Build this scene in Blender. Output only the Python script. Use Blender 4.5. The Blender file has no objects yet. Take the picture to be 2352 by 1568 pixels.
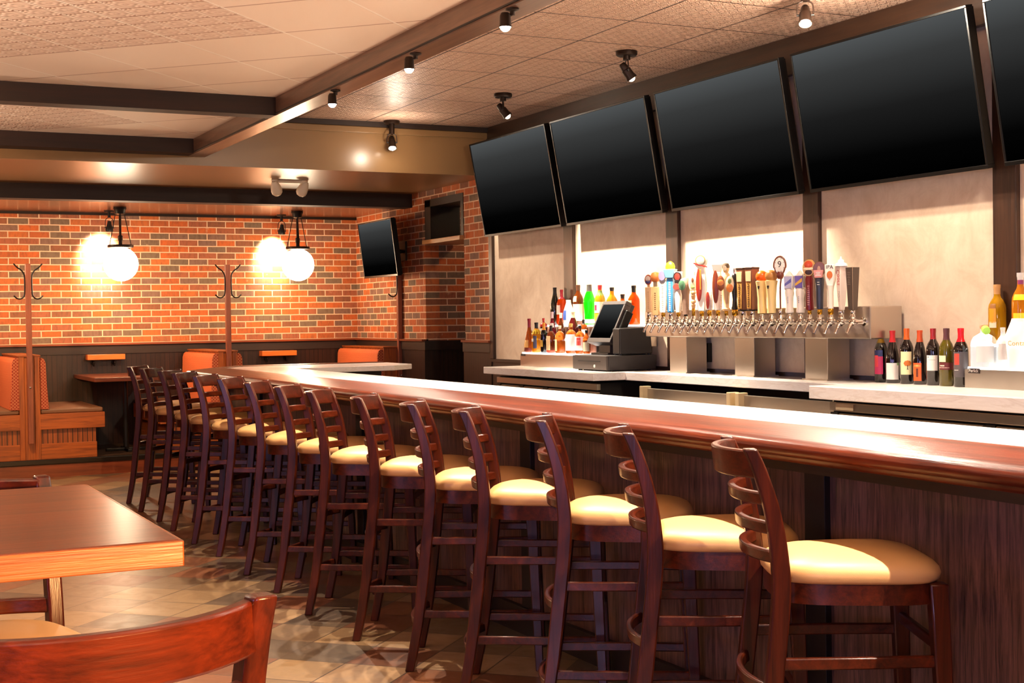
import bpy, bmesh, math, random
from mathutils import Vector, Matrix, Euler
R = math.radians
PI = math.pi
random.seed(11)
scene = bpy.context.scene
COL = scene.collection

# ------------------------------------------------------------------ colours and materials
def S(h):
    h = h.lstrip('#')
    o = []
    for i in (0, 2, 4):
        c = int(h[i:i+2], 16) / 255
        o.append(c / 12.92 if c <= .04045 else ((c + .055) / 1.055) ** 2.4)
    return (o[0], o[1], o[2], 1)

def newmat(name):
    m = bpy.data.materials.new(name)
    m.use_nodes = True
    nt = m.node_tree
    return m, nt, nt.nodes['Principled BSDF']

def simple(name, col, rough=.5, metal=0, coat=0, emit=None, es=0, trans=0, ior=1.45, spec=.5, bump=0, bscale=60):
    m, nt, b = newmat(name)
    c = S(col) if isinstance(col, str) else col
    b.inputs['Base Color'].default_value = c
    b.inputs['Roughness'].default_value = rough
    b.inputs['Metallic'].default_value = metal
    b.inputs['Coat Weight'].default_value = coat
    b.inputs['Coat Roughness'].default_value = .12
    b.inputs['Transmission Weight'].default_value = trans
    b.inputs['IOR'].default_value = ior
    b.inputs['Specular IOR Level'].default_value = spec
    if emit is not None:
        b.inputs['Emission Color'].default_value = S(emit) if isinstance(emit, str) else emit
        b.inputs['Emission Strength'].default_value = es
    if bump:
        n = nt.nodes.new('ShaderNodeTexNoise')
        n.inputs['Scale'].default_value = bscale
        n.inputs['Detail'].default_value = 4
        t = nt.nodes.new('ShaderNodeTexCoord')
        nt.links.new(t.outputs['Object'], n.inputs['Vector'])
        bp = nt.nodes.new('ShaderNodeBump')
        bp.inputs['Strength'].default_value = bump
        bp.inputs['Distance'].default_value = .01
        nt.links.new(n.outputs['Fac'], bp.inputs['Height'])
        nt.links.new(bp.outputs['Normal'], b.inputs['Normal'])
    return m

class G:
    """short node-graph helper"""
    def __init__(s, nt): s.nt = nt
    def n(s, typ, **kw):
        x = s.nt.nodes.new('ShaderNode' + typ)
        for k, v in kw.items():
            if k in x.inputs: x.inputs[k].default_value = v
            else: setattr(x, k, v)
        return x
    def l(s, a, b): s.nt.links.new(a, b)
    def math(s, op, a, b=None, clamp=False):
        x = s.nt.nodes.new('ShaderNodeMath'); x.operation = op; x.use_clamp = clamp
        for i, v in enumerate((a, b)):
            if v is None: continue
            if isinstance(v, (int, float)): x.inputs[i].default_value = v
            else: s.l(v, x.inputs[i])
        return x.outputs[0]
    def ramp(s, fac, stops, interp='LINEAR'):
        x = s.nt.nodes.new('ShaderNodeValToRGB'); x.color_ramp.interpolation = interp
        e = x.color_ramp.elements
        while len(e) > 1: e.remove(e[0])
        e[0].position = stops[0][0]; e[0].color = S(stops[0][1])
        for p, c in stops[1:]:
            k = e.new(p); k.color = S(c)
        s.l(fac, x.inputs[0])
        return x.outputs[0]
    def mix(s, fac, a, b, mode='MIX'):
        x = s.nt.nodes.new('ShaderNodeMix'); x.data_type = 'RGBA'; x.blend_type = mode
        for i, v in ((0, fac), (6, a), (7, b)):
            if isinstance(v, (int, float)): x.inputs[i].default_value = v
            elif isinstance(v, str): x.inputs[i].default_value = S(v)
            else: s.l(v, x.inputs[i])
        return x.outputs[2]
    def coords(s):
        t = s.n('TexCoord'); x = s.n('SeparateXYZ'); s.l(t.outputs['Object'], x.inputs[0])
        return t.outputs['Object'], x.outputs[0], x.outputs[1], x.outputs[2]
    def vec(s, a, b, c=0.0):
        x = s.n('CombineXYZ')
        for i, v in enumerate((a, b, c)):
            if isinstance(v, (int, float)): x.inputs[i].default_value = v
            else: s.l(v, x.inputs[i])
        return x.outputs[0]
    def noise(s, v, scale, detail=4, rough=.55, dist=0):
        x = s.n('TexNoise'); x.inputs['Scale'].default_value = scale; x.inputs['Detail'].default_value = detail
        x.inputs['Roughness'].default_value = rough; x.inputs['Distortion'].default_value = dist
        s.l(v, x.inputs['Vector'])
        return x.outputs['Fac']
    def bump(s, h, strength, dist=.01):
        x = s.n('Bump'); x.inputs['Strength'].default_value = strength; x.inputs['Distance'].default_value = dist
        s.l(h, x.inputs['Height'])
        return x.outputs['Normal']

def wood(name, dark, light, axis='z', scale=1.0, rough=.35, coat=.25, lo=.35, hi=.68, bump=.12, spec=.5):
    m, nt, b = newmat(name)
    g = G(nt)
    o, x, y, z = g.coords()
    al, ac = 1.6 * scale, 26 * scale
    mp = g.n('Mapping'); g.l(o, mp.inputs[0])
    mp.inputs['Scale'].default_value = tuple(al if a == axis else ac for a in 'xyz')
    n1 = g.noise(mp.outputs[0], 1.0, 5, .6, .8)
    mp2 = g.n('Mapping'); g.l(o, mp2.inputs[0])
    mp2.inputs['Scale'].default_value = tuple(al * 4 if a == axis else ac * 6 for a in 'xyz')
    n2 = g.noise(mp2.outputs[0], 1.0, 3, .6)
    f = g.math('ADD', g.math('MULTIPLY', n1, .75), g.math('MULTIPLY', n2, .25))
    c = g.ramp(f, [(lo, dark), (hi, light)])
    g.l(c, b.inputs['Base Color'])
    b.inputs['Roughness'].default_value = rough
    b.inputs['Coat Weight'].default_value = coat
    b.inputs['Specular IOR Level'].default_value = spec
    b.inputs['Coat Roughness'].default_value = .15
    g.l(g.bump(n2, bump, .004), b.inputs['Normal'])
    return m

def brick_mat(name, across):
    m, nt, b = newmat(name)
    g = G(nt)
    o, x, y, z = g.coords()
    u = x if across == 'x' else y
    zz = g.math('SUBTRACT', z, 1.2205)
    nz = g.noise(o, 9, 3)
    wob = g.math('MULTIPLY', g.math('SUBTRACT', nz, .5), .006)
    v = g.vec(g.math('ADD', u, wob), g.math('ADD', zz, wob))
    bt = g.n('TexBrick'); g.l(v, bt.inputs['Vector'])
    bt.offset = .5
    for k, val in (('Color1', (0, 0, 0, 1)), ('Color2', (1, 1, 1, 1)), ('Mortar', (.5, .5, .5, 1))): bt.inputs[k].default_value = val
    bt.inputs['Scale'].default_value = 1
    bt.inputs['Mortar Size'].default_value = .0062
    bt.inputs['Mortar Smooth'].default_value = .25
    bt.inputs['Brick Width'].default_value = .203
    bt.inputs['Row Height'].default_value = .0677
    tint = g.n('SeparateColor'); g.l(bt.outputs['Color'], tint.inputs[0])
    c = g.ramp(tint.outputs[0], [(0, '#77604c'), (.14, '#8a5438'), (.27, '#b05a2c'), (.42, '#bd6530'), (.55, '#9f5a3c'), (.68, '#c2602a'),
                                 (.8, '#816050'), (.9, '#a3603c')], 'CONSTANT')
    mp = g.n('Mapping'); g.l(o, mp.inputs[0])
    mp.inputs['Scale'].default_value = (1, 1, .35)
    blot = g.noise(mp.outputs[0], 30, 6, .7, .5)
    bf = g.math('MULTIPLY', g.math('SUBTRACT', blot, .46), 3.2, True)
    c = g.mix(g.math('MULTIPLY', bf, .7), c, '#56382a')
    white = g.math('MULTIPLY', g.math('SUBTRACT', g.noise(o, 11, 4, .6), .66), 9, True)
    c = g.mix(g.math('MULTIPLY', white, .75), c, '#c9a283')
    c = g.mix(bt.outputs['Fac'], c, '#dcb897')
    g.l(c, b.inputs['Base Color'])
    b.inputs['Roughness'].default_value = .85
    h = g.math('ADD', g.math('MULTIPLY', bt.outputs['Fac'], -1.0), g.math('MULTIPLY', blot, .25))
    g.l(g.bump(h, .6, .008), b.inputs['Normal'])
    return m

def diag(g, x, y, size, ou, ov):
    u = g.math('ADD', g.math('MULTIPLY', g.math('ADD', x, y), .70711), -ou)
    v = g.math('ADD', g.math('MULTIPLY', g.math('SUBTRACT', y, x), .70711), -ov)
    return u, v

def gridtex(g, u, v, size, mortar, smooth=.1):
    bt = g.n('TexBrick'); g.l(g.vec(u, v), bt.inputs['Vector'])
    bt.offset = 0; bt.squash = 1
    bt.inputs['Color1'].default_value = (0, 0, 0, 1); bt.inputs['Color2'].default_value = (1, 1, 1, 1)
    bt.inputs['Scale'].default_value = 1; bt.inputs['Mortar Size'].default_value = mortar
    bt.inputs['Mortar Smooth'].default_value = smooth
    bt.inputs['Brick Width'].default_value = size; bt.inputs['Row Height'].default_value = size
    t = g.n('SeparateColor'); g.l(bt.outputs['Color'], t.inputs[0])
    return t.outputs[0], bt.outputs['Fac']

def floor_mat():
    m, nt, b = newmat('slate_tile_floor')
    g = G(nt)
    o, x, y, z = g.coords()
    u, v = diag(g, x, y, .305, .021, .048)
    tint, fac = gridtex(g, u, v, .305, .0035)
    c = g.ramp(tint, [(0, '#745c43'), (.2, '#957655'), (.38, '#6a412b'), (.52, '#846848'), (.68, '#564636'), (.85, '#774a30')], 'CONSTANT')
    n = g.noise(o, 7, 6, .62, 1.2)
    c = g.mix(g.math('MULTIPLY', g.math('SUBTRACT', n, .5), 1.4, True), c, '#5e4835')
    n3 = g.noise(o, 60, 3)
    c = g.mix(g.math('MULTIPLY', n3, .15), c, '#55402f')
    c = g.mix(fac, c, '#4b3a2c')
    g.l(c, b.inputs['Base Color'])
    rr = g.math('ADD', g.math('MULTIPLY', n, .25), .22)
    g.l(rr, b.inputs['Roughness'])
    h = g.math('ADD', g.math('MULTIPLY', fac, -.8), g.math('MULTIPLY', n, .5))
    g.l(g.bump(h, .22, .006), b.inputs['Normal'])
    return m

def emboss(g, u, v, cell):
    """stamped-tin ornament: concentric ripples in every little square"""
    fu = g.math('SUBTRACT', g.math('FRACT', g.math('DIVIDE', u, cell)), .5)
    fv = g.math('SUBTRACT', g.math('FRACT', g.math('DIVIDE', v, cell)), .5)
    au, av = g.math('ABSOLUTE', fu), g.math('ABSOLUTE', fv)
    r = g.math('SQRT', g.math('ADD', g.math('MULTIPLY', fu, fu), g.math('MULTIPLY', fv, fv)))
    a = g.math('SINE', g.math('MULTIPLY', r, 26))
    q = g.math('SINE', g.math('MULTIPLY', g.math('MULTIPLY', au, av), 90))
    edge = g.math('GREATER_THAN', g.math('MAXIMUM', au, av), .455)
    return g.math('ADD', g.math('MULTIPLY', g.math('ADD', a, q), .35), g.math('MULTIPLY', edge, 1.1))

def coffer_mat():
    m, nt, b = newmat('coffer_ceiling_tile')
    g = G(nt)
    o, x, y, z = g.coords()
    u, v = diag(g, x, y, .61, .27, .277)
    tint, fac = gridtex(g, u, v, .61, .006, .2)
    # stamped field: two areas of embossed tiles with a plain border round them
    near = g.math('LESS_THAN', y, 8.9)
    uu, vv = g.math('ADD', u, .27), g.math('ADD', v, .277)
    f1 = g.math('MULTIPLY', g.math('MULTIPLY', g.math('LESS_THAN', uu, 6.37), g.math('GREATER_THAN', vv, 3.327)), near)
    f2 = g.math('MULTIPLY', g.math('MULTIPLY', g.math('LESS_THAN', uu, 8.81), g.math('GREATER_THAN', vv, 5.767)), g.math('SUBTRACT', 1.0, near))
    field = g.math('ADD', f1, f2, True)
    e = emboss(g, u, v, .1525)
    def line(t, size, w):
        fr = g.math('FRACT', g.math('DIVIDE', t, size))
        return g.math('GREATER_THAN', g.math('ABSOLUTE', g.math('SUBTRACT', fr, .5)), .5 - w / size)
    c = g.mix(g.math('MULTIPLY', tint, .12), '#e8d2bd', '#dcc0a8')
    ec = g.math('MULTIPLY', g.math('MULTIPLY', g.math('ADD', g.math('MULTIPLY', e, .5), .35), field), .75, True)
    c = g.mix(ec, c, '#b98a70')
    c = g.mix(g.math('MULTIPLY', g.math('MULTIPLY', line(u, .1525, .006), field), .6), c, '#a57860')  # embossed lines painted dark one way, pale the other, as relief shading
    c = g.mix(g.math('MULTIPLY', g.math('MULTIPLY', line(v, .1525, .006), field), .7), c, '#f6e8d8')
    c = g.mix(g.math('MULTIPLY', line(u, .61, .007), .8), c, '#a97c66')  # tile edges get the same painted relief shading
    c = g.mix(g.math('MULTIPLY', line(v, .61, .007), .8), c, '#f8ecdd')
    g.l(c, b.inputs['Base Color'])
    b.inputs['Roughness'].default_value = .6
    h = g.math('ADD', g.math('MULTIPLY', fac, -.8), g.math('MULTIPLY', g.math('MULTIPLY', e, field), .8))
    g.l(g.bump(h, .7, .008), b.inputs['Normal'])
    return m

def tin_mat():
    m, nt, b = newmat('stamped_tin_ceiling')
    g = G(nt)
    o, x, y, z = g.coords()
    u = g.math('ADD', x, -3.02); v = g.math('ADD', y, -.17)
    tint, fac = gridtex(g, u, v, .612, .007, .15)
    e = emboss(g, u, v, .0765)
    n = g.noise(o, 40, 4)
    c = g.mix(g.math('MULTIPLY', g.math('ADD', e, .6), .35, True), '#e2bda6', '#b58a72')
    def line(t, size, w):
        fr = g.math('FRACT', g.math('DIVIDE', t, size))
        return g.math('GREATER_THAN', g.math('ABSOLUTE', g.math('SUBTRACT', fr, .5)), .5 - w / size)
    glint_dash = g.math('GREATER_THAN', g.noise(o, 22, 3), .47)
    c = g.mix(g.math('MULTIPLY', g.math('MULTIPLY', line(v, .0765, .006), glint_dash), .75), c, '#f7dfcc')  # pale dashes painted as glints on the stamped ridges
    c = g.mix(g.math('MULTIPLY', line(u, .0765, .004), .35), c, '#8a614b')  # cross lines darkened in the colour as the relief's shade
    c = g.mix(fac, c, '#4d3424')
    g.l(c, b.inputs['Base Color'])
    b.inputs['Metallic'].default_value = .15
    b.inputs['Roughness'].default_value = .33
    h = g.math('ADD', g.math('ADD', g.math('MULTIPLY', fac, -1.4), g.math('MULTIPLY', e, .8)), g.math('MULTIPLY', n, .5))
    g.l(g.bump(h, .9, .012), b.inputs['Normal'])
    return m

def bead_mat(name, across, dark, light, pitch=.05, rough=.4):
    m, nt, b = newmat(name)
    g = G(nt)
    o, x, y, z = g.coords()
    u = {'x': x, 'y': y}[across]
    f = g.math('FRACT', g.math('DIVIDE', u, pitch))
    gr = g.math('LESS_THAN', g.math('ABSOLUTE', g.math('SUBTRACT', f, .5)), .08)
    mp = g.n('Mapping'); g.l(o, mp.inputs[0]); mp.inputs['Scale'].default_value = (40, 40, 3)
    n = g.noise(mp.outputs[0], 1, 4)
    c = g.ramp(n, [(.3, dark), (.7, light)])
    c = g.mix(gr, c, '#120805')
    g.l(c, b.inputs['Base Color'])
    b.inputs['Roughness'].default_value = rough
    g.l(g.bump(g.math('MULTIPLY', gr, -1.0), .8, .006), b.inputs['Normal'])
    return m

def fabric_mat(name, base, line, cell=.045):
    m, nt, b = newmat(name)
    g = G(nt)
    o, x, y, z = g.coords()
    p = g.math('ADD', x, y)
    a = g.math('SINE', g.math('MULTIPLY', z, 2 * PI / cell))
    k = g.math('SINE', g.math('ADD', g.math('MULTIPLY', p, 2 * PI / cell), g.math('MULTIPLY', a, 1.2)))
    k2 = g.math('SINE', g.math('SUBTRACT', g.math('MULTIPLY', p, 2 * PI / cell), g.math('MULTIPLY', a, 1.2)))
    lines = g.math('MAXIMUM', g.math('LESS_THAN', g.math('ABSOLUTE', k), .3), g.math('LESS_THAN', g.math('ABSOLUTE', k2), .3))
    c = g.mix(g.math('MULTIPLY', lines, .7), base, line)
    g.l(c, b.inputs['Base Color'])
    b.inputs['Roughness'].default_value = .8
    g.l(g.bump(lines, .15, .003), b.inputs['Normal'])
    return m

def marble_mat():
    m, nt, b = newmat('white_marble')
    g = G(nt)
    o, x, y, z = g.coords()
    mp = g.n('Mapping'); g.l(o, mp.inputs[0]); mp.inputs['Scale'].default_value = (3, 1, 6)
    n = g.noise(mp.outputs[0], 2.2, 8, .65, 1.8)
    c = g.ramp(n, [(.36, '#efe8e2'), (.5, '#f6f1ec'), (.56, '#e9e0d8'), (.62, '#f5f0ea')])
    g.l(c, b.inputs['Base Color'])
    b.inputs['Roughness'].default_value = .18
    return m

def plaster_mat():
    m, nt, b = newmat('mottled_plaster_panel')
    g = G(nt)
    o, x, y, z = g.coords()
    n = g.noise(o, 5, 8, .7, .6)
    mp = g.n('Mapping'); g.l(o, mp.inputs[0]); mp.inputs['Scale'].default_value = (1, 26, 3)
    n2 = g.noise(mp.outputs[0], 1, 4)
    f = g.math('ADD', g.math('MULTIPLY', n, .85), g.math('MULTIPLY', n2, .15))
    c = g.ramp(f, [(.3, '#c2a88f'), (.5, '#d2bba3'), (.7, '#decab3')])
    g.l(c, b.inputs['Base Color'])
    b.inputs['Roughness'].default_value = .7
    g.l(g.bump(n, .1, .004), b.inputs['Normal'])
    return m

def steel_mat(name, axis='y', col='#c9c0b6', rough=.3):
    m, nt, b = newmat(name)
    g = G(nt)
    o, x, y, z = g.coords()
    mp = g.n('Mapping'); g.l(o, mp.inputs[0])
    mp.inputs['Scale'].default_value = tuple(.6 if a == axis else 45 for a in 'xyz')
    n = g.noise(mp.outputs[0], 1, 3)
    b.inputs['Base Color'].default_value = S(col)
    b.inputs['Metallic'].default_value = 1
    g.l(g.math('ADD', g.math('MULTIPLY', n, .05), rough - .025), b.inputs['Roughness'])
    return m

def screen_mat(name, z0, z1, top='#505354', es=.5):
    """emissive screen face: grey at the top, fading to black"""
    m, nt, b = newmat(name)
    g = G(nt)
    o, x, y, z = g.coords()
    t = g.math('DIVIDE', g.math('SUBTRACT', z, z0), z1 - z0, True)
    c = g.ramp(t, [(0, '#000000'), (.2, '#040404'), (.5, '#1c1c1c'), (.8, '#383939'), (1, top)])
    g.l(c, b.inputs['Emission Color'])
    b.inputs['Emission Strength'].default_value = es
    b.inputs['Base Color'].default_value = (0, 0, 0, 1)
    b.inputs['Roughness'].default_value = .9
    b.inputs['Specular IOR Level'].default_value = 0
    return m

M = {}
M['stool_wood'] = wood('dark_stained_stool_wood', '#260b04', '#541d0a', 'z', 1.1, .3, .22, spec=.3)
M['stool_rail'] = wood('dark_stained_rail_wood', '#2b0d05', '#5c210c', 'y', 1.1, .3, .22, spec=.3)
M['vinyl'] = simple('tan_vinyl', '#d6a468', .42, bump=.06, bscale=400)
M['bar_wood'] = wood('polished_bar_wood', '#34100a', '#702b12', 'y', .9, .3, .06, bump=.3, spec=.22)
M['bar_wood_x'] = wood('polished_bar_wood_end', '#34100a', '#702b12', 'x', .9, .3, .06, bump=.3, spec=.22)
M['die_wood'] = wood('bar_front_veneer', '#32201a', '#8a5c4c', 'z', 2.6, .42, .15)
M['dark_wood'] = wood('dark_brown_wood', '#150a05', '#2c170c', 'y', .8, .45, .15)
M['dark_wood_x'] = wood('dark_brown_wood_cross', '#1c0c06', '#2e160b', 'x', .8, .6, 0)
M['beam_wood'] = wood('brown_beam_wood', '#4f3322', '#75503a', 'y', .8, .35, .2)
M['black_wood'] = simple('black_brown_paint', '#1b100a', .5)
M['booth_wood'] = wood('honey_booth_oak', '#6b2e0b', '#b35a1c', 'x', 1.2, .4, .2)
M['booth_wood_z'] = wood('honey_booth_oak_upright', '#6b2e0b', '#b35a1c', 'z', 1.2, .4, .2)
M['booth_bead'] = bead_mat('honey_oak_beadboard', 'x', '#6b2f10', '#9b5022', .045)
M['post_wood'] = wood('reddish_post_wood', '#6a2f1d', '#9a5238', 'z', 1.2, .38, .25)
M['table_wood'] = wood('reddish_table_wood', '#4a1d0b', '#7c3917', 'x', .9, .28, .3)
M['table_edge'] = wood('pale_table_edge_wood', '#723a17', '#a9602a', 'x', 1.3, .32, .3)
M['brick_x'] = brick_mat('mixed_red_brick', 'x')
M['brick_y'] = brick_mat('mixed_red_brick_side', 'y')
M['bead_x'] = bead_mat('dark_beadboard', 'x', '#180a05', '#301509')
M['bead_y'] = bead_mat('dark_beadboard_side', 'y', '#180a05', '#301509')
M['floor'] = floor_mat()
M['coffer'] = coffer_mat()
M['tin'] = tin_mat()
M['soffit'] = simple('tan_soffit_paint', '#866541', .3, spec=.6)
M['booth_ceiling'] = wood('glossy_brown_ceiling', '#6d3a1e', '#8f5230', 'y', .5, .25, .3)
M['plain_wall'] = simple('tan_wall_paint', '#a07a55', .8)
M['plaster'] = plaster_mat()
M['marble'] = marble_mat()
M['steel'] = steel_mat('brushed_steel', 'y')
M['steel_z'] = steel_mat('brushed_steel_upright', 'z')
M['chrome'] = simple('chrome', '#d8d4d0', .08, 1)
M['brass'] = simple('brass', '#c9962f', .25, 1)
M['black_metal'] = simple('black_metal', '#15100d', .45, .3)
M['bronze'] = simple('aged_bronze_metal', '#2a1c14', .4, .6)
M['black_plastic'] = simple('black_plastic', '#080707', .3, spec=.35)
M['pos_plastic'] = simple('charcoal_plastic', '#2a2525', .5)
M['pos_dark'] = simple('dark_grey_plastic', '#1d191a', .45)
M['pos_face'] = simple('warm_grey_plastic', '#3f3734', .45)
M['white_enamel'] = simple('cream_enamel', '#ead9bf', .4)
M['globe'] = simple('lit_globe_glass', '#fff4e0', .3, emit=(1, .86, .62, 1), es=9)
M['bulb'] = simple('lit_lamp_bulb', '#fff8ec', .3, emit=(1, .88, .68, 1), es=60)
M['lit_panel'] = simple('lit_display_panel', '#fffaf2', .4, emit=(1, .96, .9, 1), es=3.2)
M['cooler_door'] = simple('taupe_cooler_door', '#7d6a57', .45)
M['cooler_dark'] = simple('brown_cooler_door', '#5b4a39', .45)
M['gap_black'] = simple('black_recess', '#080605', .8)
M['orange_fabric'] = fabric_mat('orange_patterned_upholstery', '#b23c0e', '#dd8a4e')
M['red_fabric'] = fabric_mat('rust_patterned_upholstery', '#8f2a14', '#c98a5c', .06)
M['brown_vinyl'] = simple('brown_vinyl', '#6e4a32', .5)
M['label_text'] = simple('dark_label_ink', '#2a1c18', .6)
M['white_ink'] = simple('white_label_ink', '#f4efe6', .5)
M['gold_ink'] = simple('gold_label_ink', '#d9a63a', .35, .5)
M['red_ink'] = simple('red_label_ink', '#c3271f', .5)

_cm = {}
def paint(h, rough=.4, coat=.2):
    k = (h, rough)
    if k not in _cm: _cm[k] = simple('paint_' + h.strip('#'), h, rough, coat=coat)
    return _cm[k]
_gm = {}
def glass(h, trans=.75, rough=.06, es=0):
    k = (h, trans, es)
    if k not in _gm: _gm[k] = simple('glass_' + h.strip('#'), h, rough, trans=trans, ior=1.33, emit=h if es else None, es=es)
    return _gm[k]

# ------------------------------------------------------------------ mesh helpers
class B:
    def __init__(s, off=(0, 0, 0)):
        s.bm = bmesh.new(); s.o = Vector(off)
    def _v(s, p): return s.bm.verts.new(Vector(p) - s.o)
    def hexa(s, pts):
        v = [s._v(p) for p in pts]
        for f in ((0, 3, 2, 1), (4, 5, 6, 7), (0, 1, 5, 4), (1, 2, 6, 5), (2, 3, 7, 6), (3, 0, 4, 7)):
            s.bm.faces.new([v[i] for i in f])
        return s
    def box(s, x0, x1, y0, y1, z0, z1):
        return s.hexa([(x0, y0, z0), (x1, y0, z0), (x1, y1, z0), (x0, y1, z0), (x0, y0, z1), (x1, y0, z1), (x1, y1, z1), (x0, y1, z1)])
    def loft(s, rings, closed=False, caps=True):
        rs = [[s._v(p) for p in r] for r in rings]
        n = len(rs[0]); m = len(rs)
        for i in range(m if closed else m - 1):
            a, b = rs[i], rs[(i + 1) % m]
            for j in range(n):
                s.bm.faces.new((a[j], a[(j + 1) % n], b[(j + 1) % n], b[j]))
        if caps and not closed:
            s.bm.faces.new(list(reversed(rs[0]))); s.bm.faces.new(rs[-1])
        return s
    def lathe(s, prof, c=(0, 0, 0), n=20, sx=1, sy=1):
        rings = []
        for r, z in prof:
            r = max(r, 1e-4)
            rings.append([(c[0] + sx * r * math.cos(2 * PI * k / n), c[1] + sy * r * math.sin(2 * PI * k / n), c[2] + z) for k in range(n)])
        return s.loft(rings)
    def axis_lathe(s, prof, p, d, n=16):
        """lathe round any axis: prof = (radius, distance along d from p)"""
        d = Vector(d).normalized(); p = Vector(p)
        a = d.orthogonal().normalized(); b = d.cross(a)
        rings = [[p + d * t + (a * math.cos(2 * PI * k / n) + b * math.sin(2 * PI * k / n)) * max(r, 1e-4) for k in range(n)] for r, t in prof]
        return s.loft(rings)
    def cyl(s, p, q, r, r2=None, n=14):
        p, q = Vector(p), Vector(q)
        return s.axis_lathe([(r, 0), (r if r2 is None else r2, (q - p).length)], p, q - p, n)
    def sphere(s, c, r, n=20, sz=1):
        k = max(6, n // 2)
        return s.lathe([(r * math.sin(PI * i / k), -r * sz * math.cos(PI * i / k)) for i in range(k + 1)], c, n)
    def tube(s, pts, r, n=8, closed=False):
        pts = [Vector(p) for p in pts]; m = len(pts); rings = []
        up = Vector((0, 0, 1)); prev = None
        for i, p in enumerate(pts):
            t = (pts[(i + 1) % m] - pts[i - 1]) if closed else (pts[min(i + 1, m - 1)] - pts[max(i - 1, 0)])
            t.normalize()
            if prev is None: a = t.orthogonal().normalized()
            else: a = (prev - t * prev.dot(t)).normalized()
            prev = a
            b = t.cross(a)
            rr = r[i] if isinstance(r, (list, tuple)) else r
            rings.append([p + (a * math.cos(2 * PI * k / n) + b * math.sin(2 * PI * k / n)) * rr for k in range(n)])
        return s.loft(rings, closed)
    def bar(s, pts, half_a, half_b):
        """rectangular section swept through pts: half_a(i), half_b(i) are half-extent vectors"""
        rings = []
        for i, p in enumerate(pts):
            p = Vector(p); a = Vector(half_a(i)); b = Vector(half_b(i))
            rings.append([p - a - b, p + a - b, p + a + b, p - a + b])
        return s.loft(rings)
    def prism(s, poly, z0, z1):
        return s.loft([[(x, y, z0) for x, y in poly], [(x, y, z1) for x, y in poly]])
    def prism_x(s, poly, x0, x1):
        return s.loft([[(x0, y, z) for y, z in poly], [(x1, y, z) for y, z in poly]])
    def prism_y(s, poly, y0, y1):
        return s.loft([[(x, y0, z) for x, z in poly], [(x, y1, z) for x, z in poly]])
    def build(s, name, mat, parent=None, smooth=True, bevel=0, ang=40):
        bmesh.ops.recalc_face_normals(s.bm, faces=s.bm.faces[:])
        me = bpy.data.meshes.new(name)
        s.bm.to_mesh(me); s.bm.free()
        me.materials.append(M[mat] if isinstance(mat, str) else mat)
        if smooth:
            me.polygons.foreach_set('use_smooth', [True] * len(me.polygons))
            me.set_sharp_from_angle(angle=R(ang))
        ob = bpy.data.objects.new(name, me)
        COL.objects.link(ob)
        if parent is not None: ob.parent = parent
        if bevel:
            md = ob.modifiers.new('bevel', 'BEVEL'); md.width = bevel; md.segments = 2; md.limit_method = 'ANGLE'; md.angle_limit = R(40)
        return ob

def thing(name, label, cat, loc=(0, 0, 0), rz=0, group=None):
    o = bpy.data.objects.new(name, None)
    o.empty_display_size = .05
    COL.objects.link(o); o.location = loc; o.rotation_euler = (0, 0, rz)
    return tag(o, label, cat, group)
def tag(o, label, cat, group=None):
    o['label'] = label; o['category'] = cat
    if group: o['group'] = group
    return o
def struct(o):
    o['kind'] = 'structure'; return o
def dup(root, loc, rz, label, group=None):
    r = root.copy(); COL.objects.link(r); r.location = loc; r.rotation_euler = (0, 0, rz); r['label'] = label
    if group: r['group'] = group
    for ch in list(root.children):
        c = ch.copy(); COL.objects.link(c); c.parent = r
        for gch in list(ch.children):
            d = gch.copy(); COL.objects.link(d); d.parent = c
    return r

def text_mesh(body, size, mapf, name, mat, parent, spacing=1.0):
    """lettering as a mesh; mapf turns flat (u, v) into a point on the object's surface"""
    cu = bpy.data.curves.new('lettering', 'FONT')
    cu.body = body; cu.size = size; cu.align_x = 'CENTER'; cu.align_y = 'CENTER'; cu.space_character = spacing
    cu.resolution_u = 2
    ob = bpy.data.objects.new('lettering', cu); COL.objects.link(ob)
    me = bpy.data.meshes.new_from_object(ob.evaluated_get(bpy.context.evaluated_depsgraph_get()))
    bpy.data.objects.remove(ob); bpy.data.curves.remove(cu)
    for v in me.vertices: v.co = Vector(mapf(v.co.x, v.co.y))
    me.materials.clear(); me.materials.append(M[mat] if isinstance(mat, str) else mat)
    o = bpy.data.objects.new(name, me); me.name = name
    COL.objects.link(o)
    if parent is not None: o.parent = parent
    return o

def catmull(pts, k=4):
    out = []
    n = len(pts)
    for i in range(n - 1):
        p0, p1, p2, p3 = (Vector(pts[max(i - 1, 0)]), Vector(pts[i]), Vector(pts[i + 1]), Vector(pts[min(i + 2, n - 1)]))
        for j in range(k):
            t = j / k
            out.append(.5 * ((2 * p1) + (p2 - p0) * t + (2 * p0 - 5 * p1 + 4 * p2 - p3) * t * t + (3 * p1 - p0 - 3 * p2 + p3) * t ** 3))
    out.append(Vector(pts[-1]))
    return out

ORD = ['first', 'second', 'third', 'fourth', 'fifth', 'sixth', 'seventh', 'eighth', 'ninth', 'tenth', 'eleventh', 'twelfth', 'thirteenth',
       'fourteenth', 'fifteenth', 'sixteenth', 'seventeenth', 'eighteenth', 'nineteenth', 'twentieth', 'twenty-first', 'twenty-second',
       'twenty-third', 'twenty-fourth']

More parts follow.
